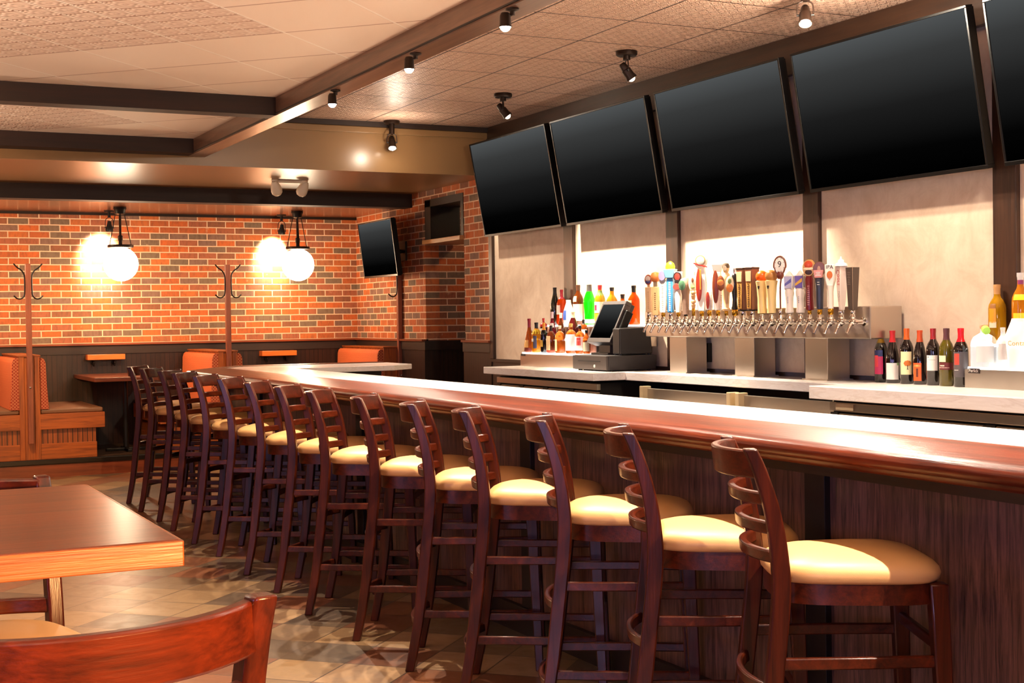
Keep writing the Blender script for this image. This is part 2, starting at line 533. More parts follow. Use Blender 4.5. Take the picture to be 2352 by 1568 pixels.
# ------------------------------------------------------------------ the room
WX = 5.45          # long wall behind the bar
YB = 14.83         # brick wall at the far end
struct(B().box(-4.5, 7.0, -4.0, 13.48, -.1, 0).build('floor', 'floor', smooth=False))
struct(B().box(-4.5, WX, 13.48, YB, -.1, .165).build('floor_platform', simple('dark_platform_floor', '#3b281c', .4, bump=.1), smooth=False))
struct(B().box(-4.5, WX, 13.462, 13.48, 0, .118).build('baseboard_platform', wood('platform_riser_wood', '#5a240f', '#8a4122', 'x', 1, .4), smooth=False))
struct(B().box(-4.5, WX, 13.452, 13.5, .118, .168).build('trim_platform', simple('black_nosing', '#16100d', .3), smooth=False, bevel=.008))
# far brick wall, its wainscot and ledge
struct(B().box(-4.5, 6.95, YB, YB + .15, 1.19, 2.75).build('wall_back', 'brick_x', smooth=False))
struct(B().box(-4.5, WX, YB - .02, YB + .15, -.1, 1.12).build('wall_back_wainscot', 'bead_x', smooth=False))
struct(B().box(-4.5, WX, YB - .03, YB + .1, 1.11, 1.205).build('trim_1', 'dark_wood_x', smooth=False))
struct(B().box(-4.5, WX, YB - .05, YB + .02, 1.2, 1.22).build('trim_2', wood('wainscot_ledge_wood', '#6a2c12', '#97461f', 'x', 1, .35), smooth=False))
struct(B().box(-4.5, WX, YB - .03, YB, 2.548, 2.577).build('trim_3', 'black_wood', smooth=False))
# side brick wall with the tall alcove and the high window over it
YA, YN = 11.9, 12.84
b = B()
b.box(WX, WX + .15, YN, YB + .05, 1.19, 3.2)
b.box(WX, WX + .15, YA, YN, 2.607, 3.2)
b.box(WX, WX + .15, 11.3, YA, 1.19, 3.2)
struct(b.build('wall_right', 'brick_y', smooth=False))
struct(B().box(WX + .15, 6.95, YN, YN + .12, 1.19, 3.2).build('wall_alcove', 'brick_x', smooth=False))
struct(B().box(6.9, 7.0, 11.2, YN + .1, -.1, 3.2).build('wall_alcove_end', simple('dark_alcove_paint', '#3d2417', .7), smooth=False))
b = B()
b.box(WX - .02, WX + .15, YN, YB - .02, -.1, 1.12)
b.box(WX - .02, WX + .15, 11.3, YA, -.1, 1.12)
struct(b.build('wall_right_wainscot', 'bead_y', smooth=False))
struct(B().box(WX + .15, 6.95, YN - .02, YN + .12, -.1, 1.12).build('wall_alcove_wainscot', 'bead_x', smooth=False))
b = B()
b.box(WX - .03, WX + .15, YN - .03, YB - .03, 1.11, 1.205)
b.box(WX - .03, WX + .15, 11.3, YA, 1.11, 1.205)
b.box(WX + .15, 6.95, YN - .03, YN + .1, 1.11, 1.205)
struct(b.build('trim_4', 'dark_wood', smooth=False))
b = B()
b.box(WX - .05, WX + .02, YN, YB - .05, 1.2, 1.22)
b.box(WX - .05, WX + .02, 11.3, YA, 1.2, 1.22)
struct(b.build('trim_5', wood('wainscot_ledge_wood_side', '#6a2c12', '#97461f', 'y', 1, .35), smooth=False))
struct(B().box(WX + .1, 7.0, 11.2, YN + .1, 2.95, 3.05).build('ceiling_alcove', 'booth_ceiling', smooth=False))
# high window
w = struct(thing('window_1', 'high dark-framed window with a pale sill in the side brick wall', 'window', (WX, (YA + YN) / 2, 2.2)))
o = w.location
b = B(o); b.box(WX - .005, WX + .32, YN - .16, YN - .02, 2.205, 2.6); b.box(WX - .005, WX + .32, YA, YN - .02, 2.535, 2.607); b.box(WX - .005, WX + .32, YA, YA + .06, 2.205, 2.54)
b.build('window_frame', 'black_wood', w, False)
B(o).box(WX - .045, WX + .34, YA + .002, YN - .03, 2.165, 2.207).build('window_sill', wood('pale_sill_wood', '#a9784a', '#cf9f68', 'y', 1, .4), w, False, .004)
m_pane = simple('clear_window_pane', '#ffffff', .02, trans=1, ior=1.05)
B(o).box(WX + .3, WX + .306, YA + .06, YN - .16, 2.207, 2.535).build('window_pane', m_pane, w, False)

# plastered wall behind the bar, with brown posts
struct(B().box(WX, WX + .15, -4, 11.3, 1.03, 3.2).build('wall_right_plaster', 'plaster', smooth=False))
struct(B().box(WX - .012, WX + .15, -4, 11.3, -.1, 1.03).build('wall_right_dado', 'dark_wood', smooth=False))
struct(B().box(WX - .02, WX, -4, 11.3, 1.028, 1.055).build('baseboard_right', 'dark_wood', smooth=False))
m_post = wood('brown_wall_post', '#26140b', '#452a1a', 'z', .8, .4, .15)
for i, (y0, y1) in enumerate([(11.24, 11.31), (9.748, 9.9), (8.227, 8.378), (6.69, 6.835), (5.137, 5.294), (3.6, 3.75), (2.05, 2.2)]):
    struct(B().box(WX - .03, WX, y0, y1, 1.055, 2.92).build('trim_post_%d' % (i + 1), m_post, smooth=False, bevel=.003))
struct(B().box(WX - .05, WX, -4, 11.28, 2.9, 3.13).build('trim_header', wood('brown_header_wood', '#1c0f08', '#3a2213', 'y', .7, .35, .3), smooth=False))
# ceilings
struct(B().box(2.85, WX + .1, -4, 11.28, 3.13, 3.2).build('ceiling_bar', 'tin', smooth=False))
struct(B().box(2.85, WX, 11.245, 11.28, 3.085, 3.13).build('trim_6', 'dark_wood_x', smooth=False))
struct(B().box(2.85, WX, 11.262, 11.28, 3.03, 3.085).build('trim_7', 'soffit', smooth=False, bevel=.006))
struct(B().box(-4.5, WX, 11.28, 13.16, 2.70, 3.2).build('ceiling_soffit', 'soffit', smooth=False))
struct(B().box(-4.5, WX, 13.16, 13.36, 2.562, 2.75).build('trim_booth_beam', 'dark_wood_x', smooth=False))
struct(B().box(-4.5, WX, 13.36, YB, 2.575, 2.75).build('ceiling_booth', 'booth_ceiling', smooth=False))
struct(B().box(-4.5, 2.71, -4, 11.1, 2.89, 3.2).build('ceiling_coffer', 'coffer', smooth=False))
struct(B().box(2.71, 2.85, -4, 11.28, 2.77, 3.2).build('trim_long_beam', 'beam_wood', smooth=False))
struct(B().box(2.702, 2.71, -4, 11.1, 2.778, 2.786).build('trim_beam_groove', 'black_wood', smooth=False))
struct(B().box(-4.5, 2.71, 8.85, 9.0, 2.77, 2.9).build('trim_cross_beam_1', 'dark_wood_x', smooth=False))
struct(B().box(-4.5, 2.71, 11.08, 11.28, 2.775, 2.9).build('trim_cross_beam_2', 'dark_wood_x', smooth=False))
struct(B().box(-4.5, 2.71, 4.1, 4.25, 2.77, 2.9).build('trim_cross_beam_3', 'dark_wood_x', smooth=False))
# walls of the room that the picture does not reach
struct(B().box(-4.65, -4.5, -4, YB, -.1, 3.2).build('wall_left', 'plain_wall', smooth=False))
struct(B().box(-4.65, 7, -4.15, -4, -.1, 3.2).build('wall_front', 'plain_wall', smooth=False))

# ------------------------------------------------------------------ ceiling lamps
def lamp(name, typ, loc, energy, color, parent=None, aim=None, size=.05, spot=60, blend=.5):
    ld = bpy.data.lights.new(name, typ)
    ld.energy = energy; ld.color = color
    if typ in ('POINT', 'SPOT'): ld.shadow_soft_size = size
    if typ == 'SPOT': ld.spot_size = R(spot); ld.spot_blend = blend
    if typ == 'AREA': ld.size = size
    o = bpy.data.objects.new(name, ld); COL.objects.link(o)
    loc = Vector(loc)
    if parent is not None:
        o.parent = parent; o.location = loc - Vector(parent.location)
    else: o.location = loc
    if aim is not None: o.rotation_euler = (Vector(aim) - loc).to_track_quat('-Z', 'Y').to_euler()
    return o

WARM = (1, .8, .62); AMBER = (1, .7, .42); SOFT = (1, .84, .66); COOL = (.5, .58, 1)

def beam_spot(x, y, label, watts=135):
    """small bullet lamp hung from the underside of the long beam"""
    t = thing('beam_spotlight', label, 'spotlight', (x, y, 2.77), 0, 'small spotlights under the long beam')
    o = t.location
    B(o).axis_lathe([(.001, 0), (.03, 0), (.03, .008), (.012, .014), (.012, .03), (.001, .03)], (2.735, y, 2.77), (0, 0, -1), 16).build('mount', 'bronze', t)
    B(o).tube(catmull([(2.735, y, 2.745), (2.72, y, 2.738), (x, y, 2.735)], 3), .007, 8).build('knuckle', 'bronze', t)
    B(o).axis_lathe([(.001, -.035), (.018, -.033), (.024, -.02), (.026, .02), (.03, .03), (.027, .03), (.022, .015), (.001, .01)], (x, y, 2.715), (0, 0, -1), 18).build('lamp_can', 'bronze', t)
    B(o).sphere((x, y, 2.69), .024, 14).build('bulb', 'bulb', t)
    lamp('lamp', 'SPOT', (x, y, 2.655), watts, SOFT, t, (x + .02, y, 0), .012, 118, .6)
beam_spot(2.70, 5.43, 'glowing little spotlight under the long beam, highest of the three in view')
beam_spot(2.70, 6.53, 'glowing little spotlight under the long beam, the middle one of three')
beam_spot(2.715, 7.75, 'glowing little spotlight under the long beam, closest to the tan soffit')
for y in (4.3, 3.2, 2.1, 1.0):
    lamp('beam_lamp', 'SPOT', (2.7, y, 2.655), 135, SOFT, None, (2.72, y, 0), .012, 118, .6)

def spotlight(x, y, z, aim, label, lit, watts, stem=0.0, spot=70):
    """canopy on the ceiling, two wire yokes and a tilted lamp can"""
    t = thing('spotlight', label, 'spotlight', (x, y, z), 0, 'spotlights on the bar ceiling')
    o = t.location; c = Vector((x, y, z))
    B(o).axis_lathe([(.001, 0), (.068, 0), (.07, .006), (.07, .022), (.062, .03), (.001, .03)], c, (0, 0, -1), 22).build('canopy', 'bronze', t)
    B(o).cyl(c - Vector((0, 0, .028)), c - Vector((0, 0, .055 + stem)), .024).build('swivel', 'bronze', t)
    p = c - Vector((0, 0, .128 + stem)); d = (Vector(aim) - p).normalized()
    side = d.cross(Vector((0, 0, 1))).normalized()
    for k in (-1, 1):
        q0 = c - Vector((0, 0, .055 + stem))
        B(o).tube(catmull([q0 + side * .012 * k, q0 + side * .035 * k - Vector((0, 0, .012)), p + side * .042 * k + Vector((0, 0, .03)), p + side * .042 * k]), .004, 6).build('yoke', 'bronze', t)
    B(o).axis_lathe([(.001, -.06), (.016, -.06), (.021, -.053), (.024, -.042), (.026, -.014), (.031, -.01), (.032, .032), (.037, .05), (.038, .06), (.034, .06), (.03, .036), (.001, .032)], p, d, 22).build('lamp_can', 'bronze', t)
    B(o).cyl(p + side * .046, p - side * .046, .006).build('pivot', 'black_metal', t)
    B(o).sphere(p + d * .05, .026, 16).build('bulb', 'bulb' if lit else simple('dim_bulb', '#ffe9c8', .3, emit=(1, .85, .6, 1), es=3), t)
    lamp('lamp', 'SPOT', p + d * .12, watts, SOFT, t, aim, .03, spot, .55)
spotlight(4.7, 9.51, 3.13, (5.45, 9.05, 1.85), 'bronze ceiling spotlight facing the wall, above the second screen from the brick', False, 420)
spotlight(4.7, 7.7, 3.13, (5.45, 7.45, 1.85), 'bronze ceiling spotlight facing the wall, above the third screen from the brick', False, 480)
spotlight(4.71, 5.9, 3.13, (4.0, 5.0, 1.0), 'lit ceiling spotlight shining outward above the screen over the wine bottles', True, 130, 0, 100)
spotlight(4.44, 11.15, 3.13, (4.15, 10.2, 1.0), 'lit ceiling spotlight hanging just in front of the tan soffit', True, 90, .06, 100)
for (x, y, wt) in ((4.6, 5.75, 34), (4.36, 10.95, 5), (4.6, 3.9, 34), (4.6, 2.1, 26)):
    lamp('spill_fill', 'POINT', (x, y - .1, 2.86), wt, SOFT, None, None, .03)  # point lights added to brighten the tin ceiling, no fixture of their own
for y, w in ((5.9, 45), (4.1, 60), (11.0, 45)):
    lamp('wall_wash_fill', 'SPOT', (4.7, y, 2.92), w, SOFT, None, (5.45, y - .3, 1.8), .03, 75, .6)  # spots without fixtures, added to lift the back bar wall

# two-headed cream spotlight bar under the soffit
t = thing('twin_spotlight', 'cream twin-headed spotlight bar under the tan soffit', 'spotlight', (3.85, 12.2, 2.70))
o = t.location
B(o).box(3.70, 4.0, 12.18, 12.215, 2.672, 2.70).build('mounting_bar', 'white_enamel', t, False, .004)
for k, x in enumerate((3.72, 3.99)):
    B(o).axis_lathe([(.001, 0), (.035, 0), (.035, .012), (.012, .03), (.012, .05)], (x, 12.2, 2.70), (0, 0, -1)).build('mount', 'white_enamel', t)
    d = Vector((.35, .35, -.85)) if k == 0 else Vector((-.35, .35, -.85))
    p = Vector((x, 12.2, 2.645))
    B(o).axis_lathe([(.001, -.03), (.022, -.028), (.034, -.005), (.046, .03), (.052, .065), (.048, .09), (.03, .11), (.001, .118)], p - d * .02, d, 20).build('lamp_head', 'white_enamel', t)
    d2 = Vector((-.2 + .4 * k, .55, .1))

# globe pendants and the little yoke lamps by the brick wall
def globe(x, y, label):
    t = thing('globe_pendant', label, 'pendant lamp', (x, y, 2.575), 0, 'globe pendants over the booths')
    o = t.location
    B(o).axis_lathe([(.001, 0), (.062, 0), (.065, .015), (.055, .03), (.05, .065), (.02, .075), (.001, .075)], (x, y, 2.575), (0, 0, -1), 20).build('canopy', 'black_metal', t)
    B(o).cyl((x, y, 2.51), (x, y, 2.27), .012).build('stem', 'bronze', t)
    B(o).lathe([(.012, .1), (.024, .09), (.024, .05), (.018, .04), (.018, 0), (.05, 0)], (x, y, 2.2), 16).build('socket', 'bronze', t)
    for k in range(3):
        a = R(20 + 120 * k)
        B(o).tube([(x + .048 * math.cos(a), y + .048 * math.sin(a), 2.52), (x + .12 * math.cos(a), y + .12 * math.sin(a), 2.2)], .004, 6).build('support_rod', 'black_metal', t)
    B(o).lathe([(.001, .012), (.125, .012), (.128, 0), (.122, -.014), (.11, -.014), (.001, -.012)], (x, y, 2.19), 26).build('fitter_plate', 'bronze', t)
    B(o).sphere((x, y, 2.012), .17, 32).build('glass_globe', 'globe', t)
    # the light the globe gives leaves it from just outside the glass
    lamp('lamp', 'POINT', (x, y, 1.8), 20, AMBER, t, None, .1)
    return t
globe(2.70, 14.1, 'glowing glass globe pendant over the booth between the two tall coat posts')
globe(4.53, 14.1, 'glowing glass globe pendant beside the wall screen in the brick corner')

def yoke_lamp(x, y, label):
    t = thing('yoke_spotlight', label, 'spotlight', (x, y, 2.575), 0, 'yoke lamps by the brick wall')
    o = t.location
    B(o).axis_lathe([(.001, 0), (.05, 0), (.05, .012), (.001, .012)], (x, y, 2.575), (0, 0, -1), 18).build('canopy', 'black_metal', t)
    B(o).cyl((x, y, 2.565), (x, y, 2.51), .016).build('swivel', 'black_metal', t)
    for k in (-1, 1):
        B(o).tube(catmull([(x, y, 2.51), (x + .032 * k, y, 2.49), (x + .04 * k, y, 2.45), (x + .04 * k, y, 2.4)]), .004, 6).build('yoke', 'black_metal', t)
    B(o).axis_lathe([(.001, -.065), (.018, -.06), (.022, -.03), (.036, .01), (.04, .03), (.036, .045), (.028, .045), (.001, .03)], (x, y, 2.41), (0, .15, -1), 20).build('lamp_can', 'black_metal', t)
    B(o).cyl((x - .048, y, 2.4), (x + .048, y, 2.4), .006).build('pivot', 'black_metal', t)
    lamp('lamp', 'SPOT', (x - .03, y + .02, 2.35), 150, (1, .84, .6), t, (x - .05, YB + .1, 2.1), .03, 80, .7)
yoke_lamp(2.68, 14.56, 'small black yoke lamp over the brick, beside the globe nearer the coat posts'.replace('nearer', 'between'))
yoke_lamp(4.52, 14.62, 'small black yoke lamp over the brick, beside the globe by the wall screen')

# lamps of the rest of the room, with added fill lights
for (x, y, wt) in ((-.9, 3.0, 110), (-.8, 6.0, 130), (-1.0, 9.9, 120), (-.6, -.6, 90), (1.4, 1.2, 70)):
    lamp('coffer_fill', 'SPOT', (x, y, 2.1), wt, WARM, None, (x + .6, y + .2, 4), .15, 150, .5)  # unseen upward spots added to brighten the coffer ceiling
for (x, y, wt) in ((-1.0, 5.0, 10), (-1.2, 9.0, 10)):
    lamp('room_fill', 'POINT', (x, y, 2.2), wt, WARM, None, None, .15)  # unseen point lights added as soft fill
lamp('alcove_fill', 'POINT', (6.4, 12.2, 2.75), 7, AMBER, None, None, .08)  # unseen light added behind the pane to warm the window
lamp('booth_lamp', 'POINT', (.75, 14.0, 2.0), 40, AMBER, None, None, .15)
lamp('booth_spot', 'SPOT', (1.0, 11.9, 2.66), 160, (1, .68, .38), None, (1.9, 13.7, .5), .05, 80, .6)
lamp('booth_spot', 'SPOT', (3.4, 12.0, 2.66), 70, (1, .68, .38), None, (3.5, 13.7, .9), .05, 80, .6)
lamp('daylight', 'AREA', (-3.9, 3.2, 1.5), 30, (.42, .48, 1), None, (2.75, 5.6, .7), 1.8)
lamp('daylight', 'SPOT', (-1.6, -1.5, 1.5), 170, (.5, .5, 1), None, (2.83, 2.7, .55), .3, 50, .6)
lamp('side_lamp', 'SPOT', (1.25, -.6, 1.38), 700, (1, .48, .17), None, (.3, 2.0, .95), .04, 56, .35)

# ------------------------------------------------------------------ bar
# front of the bar
t = thing('bar_counter', 'long dark wood-panelled bar front behind the row of stools', 'bar', (2.9, 5, 0))
o = t.location
b = B(o); b.box(2.85, 3.08, -1.0, 10.62, 0, 1.028); b.box(3.05, 4.0, 10.35, 10.62, 0, 1.028); b.build('carcass', 'dark_wood', t, False)
pil = [1.42, 3.495, 5.507, 7.64, 9.72]
edges = [-1.0] + pil + [10.64]
for i in range(len(edges) - 1):
    y0 = edges[i] + (.05 if i else 0); y1 = edges[i + 1] - (.05 if i < len(edges) - 2 else 0)
    B(o).box(2.828, 2.85, y0, y1, .12, .93).build('front_panel', 'die_wood', t, False)
for y in pil:
    B(o).box(2.805, 2.851, y - .05, y + .05, .12, .93).build('pilaster', 'black_wood', t, False, .002)
b = B(o); b.box(2.735, 2.851, -1.0, 10.66, .925, 1.0); b.build('fascia', 'dark_wood', t, False)
b = B(o); b.box(2.8, 2.851, -1.0, 10.64, 0, .12); b.box(2.79, 2.81, -1.0, 10.64, .1, .125); b.build('kick_board', 'black_wood', t, False)
B(o).box(2.775, 4.0, 10.62, 10.645, .0, 1.0).build('end_panel', 'die_wood', t, False)
# top: marble and the rolled wooden arm rest
t = thing('bar_worktop', 'white marble bar top edged with a rolled reddish wooden arm rest', 'bar top', (2.9, 5, 1.03))
o = t.location
poly = [(2.745, -1.0), (3.15, -1.0), (3.15, 9.95), (3.95, 9.95), (4.18, 10.15), (4.18, 10.68), (2.95, 10.68), (2.745, 10.4)]
B(o).prism(poly, 1.03, 1.07).build('marble_slab', 'marble', t, False, .004)
prof = [(0, 1.0), (0, 1.072), (-.012, 1.075), (-.05, 1.078), (-.12, 1.072), (-.19, 1.065), (-.235, 1.06), (-.255, 1.057), (-.268, 1.05), (-.277, 1.038),
        (-.277, 1.026), (-.27, 1.015), (-.255, 1.009), (-.245, 1.008), (-.242, 1.0), (-.235, .992), (-.22, .988), (-.2, .987)]
path = [Vector((2.745, -1.0)), Vector((2.745, 10.4)), Vector((2.95, 10.68)), Vector((4.15, 10.68))]
def miter(i):
    def nrm(a, b2):
        d = (b2 - a).normalized(); return Vector((d.y, -d.x))    # points inward; profile is negative = outward
    if i == 0: return nrm(path[0], path[1])
    if i == len(path) - 1: return nrm(path[-2], path[-1])
    n1, n2 = nrm(path[i - 1], path[i]), nrm(path[i], path[i + 1])
    m = (n1 + n2).normalized(); return m / max(.3, m.dot(n1))
b = B(o); b.loft([[(path[i].x + miter(i).x * u, path[i].y + miter(i).y * u, z) for u, z in prof] for i in (0, 1)])
b.build('arm_rest', 'bar_wood', t)
b = B(o); b.loft([[(path[i].x + miter(i).x * u, path[i].y + miter(i).y * u, z) for u, z in prof] for i in (1, 2, 3)])
b.build('arm_rest', 'bar_wood_x', t)

# ------------------------------------------------------------------ back bar
def slab(name, label, x0, y0, y1, z0, mat='marble'):
    ob = B((x0, y0, z0)).box(x0, WX - .02, y0, y1, z0, 1.03).build(name, mat, None, False, .004)
    ob.location = (x0, y0, z0)
    return tag(ob, label, 'counter top')
slab('counter_top', 'white stone back counter under the cash register and the liquor', 4.79, 8.341, 10.12, .975)
slab('counter_top', 'white stone back counter under the beer tap tower, set back', 5.045, 6.02, 8.339, .973)
slab('counter_top', 'white stone back counter under the row of wine bottles', 4.80, 2.4, 6.018, .96)

def cooler(name, label, y0, y1, x0, doors, dm, bandz=(.905, .95)):
    t = thing(name, label, 'bar cooler', (x0, (y0 + y1) / 2, 0))
    o = t.location
    B(o).box(x0 + .03, WX - .03, y0, y1, .1, .955).build('cabinet', 'gap_black', t, False)
    B(o).box(x0 + .08, WX - .06, y0 + .02, y1 - .02, 0, .1).build('plinth', 'gap_black', t, False)
    B(o).box(x0, x0 + .035, y0, y1, bandz[0], bandz[1]).build('steel_fascia', 'steel', t, False, .003)
    n = doors; wd = (y1 - y0) / n
    for i in range(n):
        a, c = y0 + i * wd + .006, y0 + (i + 1) * wd - .006
        d = B(o).box(x0, x0 + .03, a, c, .12, bandz[0] - .012).build('door', dm, t, False, .004)
        b = B(o); b.cyl((x0 - .03, a + .05, .5), (x0 - .03, a + .05, .8), .009); b.cyl((x0 - .03, a + .05, .52), (x0 + .005, a + .05, .52), .007); b.cyl((x0 - .03, a + .05, .78), (x0 + .005, a + .05, .78), .007)
        b.build('handle', 'chrome', d)
        B(o).box(x0 - .006, x0 + .01, c - .07, c - .01, bandz[0] - .018, bandz[0] - .006).build('hinge', 'black_metal', d, False)
    return t, o
t, o = cooler('bar_cooler', 'steel-topped taupe back bar cooler below the liquor display', 8.42, 10.02, 4.86, 4, 'cooler_door')
t, o = cooler('bar_cooler', 'steel-topped brown back bar cooler below the wine bottles', 2.6, 5.92, 4.86, 6, 'cooler_dark', (.898, .945))
b = B(o).box(4.852, 4.86, 5.72, 5.86, .905, .94).build('badge_plate', paint('#b9a98c'), t, False, .002)
def station(y0, y1, label):
    t = thing('ice_station', label, 'bar sink', (5.0, (y0 + y1) / 2, 0))
    o = t.location
    B(o).box(5.05, WX - .03, y0, y1, 0, .84).build('body', 'gap_black', t, False)
    b = B(o); b.box(4.62, 5.05, y0, y1, .80, .83); b.build('drainboard', 'steel', t, False, .003)
    B(o).box(5.02, 5.05, y0 + .03, y1 - .03, .83, .93).build('backsplash', 'steel', t, False, .003)
    for y in (y0 + .02, y1 - .02):
        B(o).box(4.98, 5.05, y - .02, y + .02, .83, .945).build('end_bracket', paint('#cdb58c'), t, False, .004)
    b = B(o); b.tube([(4.62, y0, .835), (4.62, y1, .835)], .012, 10); b.build('front_rim', 'steel', t)
    for y in (y0 + .1, y1 - .1):
        B(o).cyl((4.7, y, 0), (4.7, y, .8), .02).build('leg', 'steel_z', t)
station(7.0, 8.05, 'steel underbar station below the register end of the tap tower')
station(6.0, 6.95, 'steel underbar station below the wine end of the tap tower')

# screens over the back bar
def screen(name, label, yl, yr, zb, zt, xb, xt, group=None, arm=True):
    """yl > yr; leans outward at the top"""
    t = thing(name, label, 'television', ((xb + xt) / 2 + .05, (yl + yr) / 2, zb), 0, group)
    o = t.location
    up = Vector((xt - xb, 0, zt - zb)); h = up.length; up /= h
    nrm = Vector((-up.z, 0, up.x)); back = -nrm
    def P(y, v, d): return Vector((xb, y, zb)) + up * v + back * d
    def slabp(y0, y1, v0, v1, d0, d1):
        return [P(y0, v0, d0), P(y1, v0, d0), P(y1, v1, d0), P(y0, v1, d0), P(y0, v0, d1), P(y1, v0, d1), P(y1, v1, d1), P(y0, v1, d1)]
    bz = .014
    b = B(o)
    for q in ((yr, yl, 0, bz * 1.5), (yr, yl, h - bz, h)): b.hexa(slabp(q[0], q[1], q[2], q[3], 0, .045))
    for q in ((yr, yr + bz), (yl - bz, yl)): b.hexa(slabp(q[0], q[1], bz * 1.5, h - bz, 0, .045))
    b.build('bezel', 'black_plastic', t, False, .002)
    z0, z1 = P(0, 0, 0).z - o.z, P(0, h, 0).z - o.z
    B(o).hexa(slabp(yr + bz, yl - bz, bz * 1.5, h - bz, .006, .02)).build('display', screen_mat('gradient_screen', z0, z1), t, False)
    B(o).hexa(slabp(yr + .01, yl - .01, .01, h - .01, .021, .06)).build('back_shell', 'black_plastic', t, False)
    ym = (yl + yr) / 2; c = P(ym, h * .45, .06)
    b = B(o); b.box(c.x, c.x + .02, ym - .2, ym + .2, c.z - .15, c.z + .15)
    b.cyl((c.x + .01, ym, c.z), (WX - .012, ym, c.z), .02)
    b.box(WX - .02, WX - .001, ym - .12, ym + .12, c.z - .1, c.z + .1)
    b.build('wall_bracket', 'black_metal', t, False)
    return t
tvY = [(11.125, 9.71), (9.622, 8.228), (8.11, 6.718), (6.61, 5.203), (5.095, 3.69)]
tvl = ['black wall screen over the bar next to the brick wall', 'black wall screen over the bar, second from the brick wall', 'black wall screen over the bar, third from the brick wall',
       'black wall screen over the bar, above the wine bottles', 'black wall screen over the bar, cut off by the edge of the view']
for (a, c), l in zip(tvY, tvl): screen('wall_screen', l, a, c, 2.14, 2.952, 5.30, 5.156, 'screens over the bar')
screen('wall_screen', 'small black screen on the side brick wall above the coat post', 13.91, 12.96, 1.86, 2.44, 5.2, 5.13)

# beer tap tower
t = thing('beer_tower', 'long steel beer tap tower on three square columns with many faucets', 'tap tower', (5.32, 7.15, 1.03))
o = t.location
B(o).box(5.2, 5.43, 5.98, 8.31, 1.275, 1.458).build('manifold', 'steel', t, False, .006)
for y in (6.381, 7.087, 7.843):
    B(o).box(5.228, 5.393, y, y + .205, 1.032, 1.276).build('column', 'steel_z', t, False, .003)
    B(o).box(5.215, 5.408, y - .012, y + .217, 1.03, 1.037).build('foot_flange', 'steel', t, False)
FY = [8.137, 8.050, 7.955, 7.863, 7.771, 7.683, 7.592, 7.496, 7.41, 7.315, 7.224, 7.133, 7.045, 6.951, 6.853, 6.76, 6.674, 6.587, 6.486, 6.402, 6.311, 6.216, 6.125, 6.028]
for y in FY:
    b = B(o)
    b.axis_lathe([(.026, 0), (.026, .008), (.014, .012), (.012, .05), (.017, .055), (.017, .085), (.011, .1), (.001, .102)], (5.2, y, 1.372), (-1, 0, 0), 12)
    b.lathe([(.001, 0), (.016, 0), (.019, .008), (.015, .018), (.019, .026), (.014, .036), (.01, .045), (.001, .045)], (5.12, y, 1.372), 12)
    b.tube(catmull([(5.125, y, 1.374), (5.108, y, 1.362), (5.09, y, 1.338), (5.074, y, 1.308)], 3), [.011, .011, .011, .0105, .01, .01, .009, .0085, .008, .008], 10)
    b.build('faucet', 'chrome', t)

# POS terminal on the cash drawer
t = thing('cash_drawer', 'charcoal cash drawer with a slot and key lock on the back counter', 'cash drawer', (5.19, 8.74, 1.03))
o = t.location
B(o).box(5.0, 5.4, 8.49, 8.99, 1.036, 1.142).build('case', 'pos_plastic', t, False, .006)
B(o).box(4.985, 5.002, 8.495, 8.985, 1.04, 1.14).build('drawer_front', 'pos_face', t, False, .003)
B(o).box(4.982, 4.99, 8.58, 8.9, 1.098, 1.103).build('slot', 'gap_black', t, False)
B(o).axis_lathe([(.001, 0), (.011, 0), (.011, .006), (.001, .006)], (4.986, 8.66, 1.066), (-1, 0, 0)).build('lock', paint('#ddd6cc'), t)
b = B(o)
for y in (8.53, 8.95):
    for x in (5.03, 5.36): b.cyl((x, y, 1.03), (x, y, 1.038), .015)
b.build('feet', 'black_plastic', t)
t = thing('receipt_printer', 'dark grey box of the register standing on the cash drawer', 'register box', (5.24, 8.55, 1.142))
o = t.location
B(o).hexa([(5.1, 8.5, 1.15), (5.375, 8.5, 1.15), (5.375, 8.6, 1.15), (5.1, 8.6, 1.15), (5.1, 8.5, 1.335), (5.36, 8.5, 1.342), (5.36, 8.6, 1.342), (5.1, 8.6, 1.335)]).build('case', 'pos_dark', t, False, .008)
b = B(o)
for y in (8.515, 8.585):
    for x in (5.12, 5.355): b.cyl((x, y, 1.142), (x, y, 1.152), .012)
b.build('feet', 'black_plastic', t)
t = thing('pos_terminal', 'charcoal touchscreen register tilted back on the cash drawer', 'cash register', (5.16, 8.8, 1.142))
o = t.location
up = Vector((.15, 0, .3)); h = up.length; up /= h; back = Vector((up.z, 0, -up.x))
def T(y, v, d): return Vector((5.1, y + .012, 1.235)) + up * v + back * d
def tp(y0, y1, v0, v1, d0, d1): return [T(y0, v0, d0), T(y1, v0, d0), T(y1, v1, d0), T(y0, v1, d0), T(y0, v0, d1), T(y1, v0, d1), T(y1, v1, d1), T(y0, v1, d1)]
b = B(o)
b.hexa(tp(8.63, 8.965, 0, .035, 0, .05)); b.hexa(tp(8.63, 8.965, h - .03, h, 0, .05)); b.hexa(tp(8.63, 8.65, .035, h - .03, 0, .05)); b.hexa(tp(8.945, 8.965, .035, h - .03, 0, .05))
b.build('bezel', 'pos_face', t, False, .003)
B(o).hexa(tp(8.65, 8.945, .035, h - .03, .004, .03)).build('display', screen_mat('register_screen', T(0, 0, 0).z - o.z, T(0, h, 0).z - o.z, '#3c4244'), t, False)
B(o).hexa(tp(8.635, 8.96, .005, h - .005, .05, .085)).build('back_shell', 'pos_dark', t, False, .006)
B(o).hexa(tp(8.597, 8.629, .07, h - .07, .015, .075)).build('card_reader', 'black_plastic', t, False, .005)
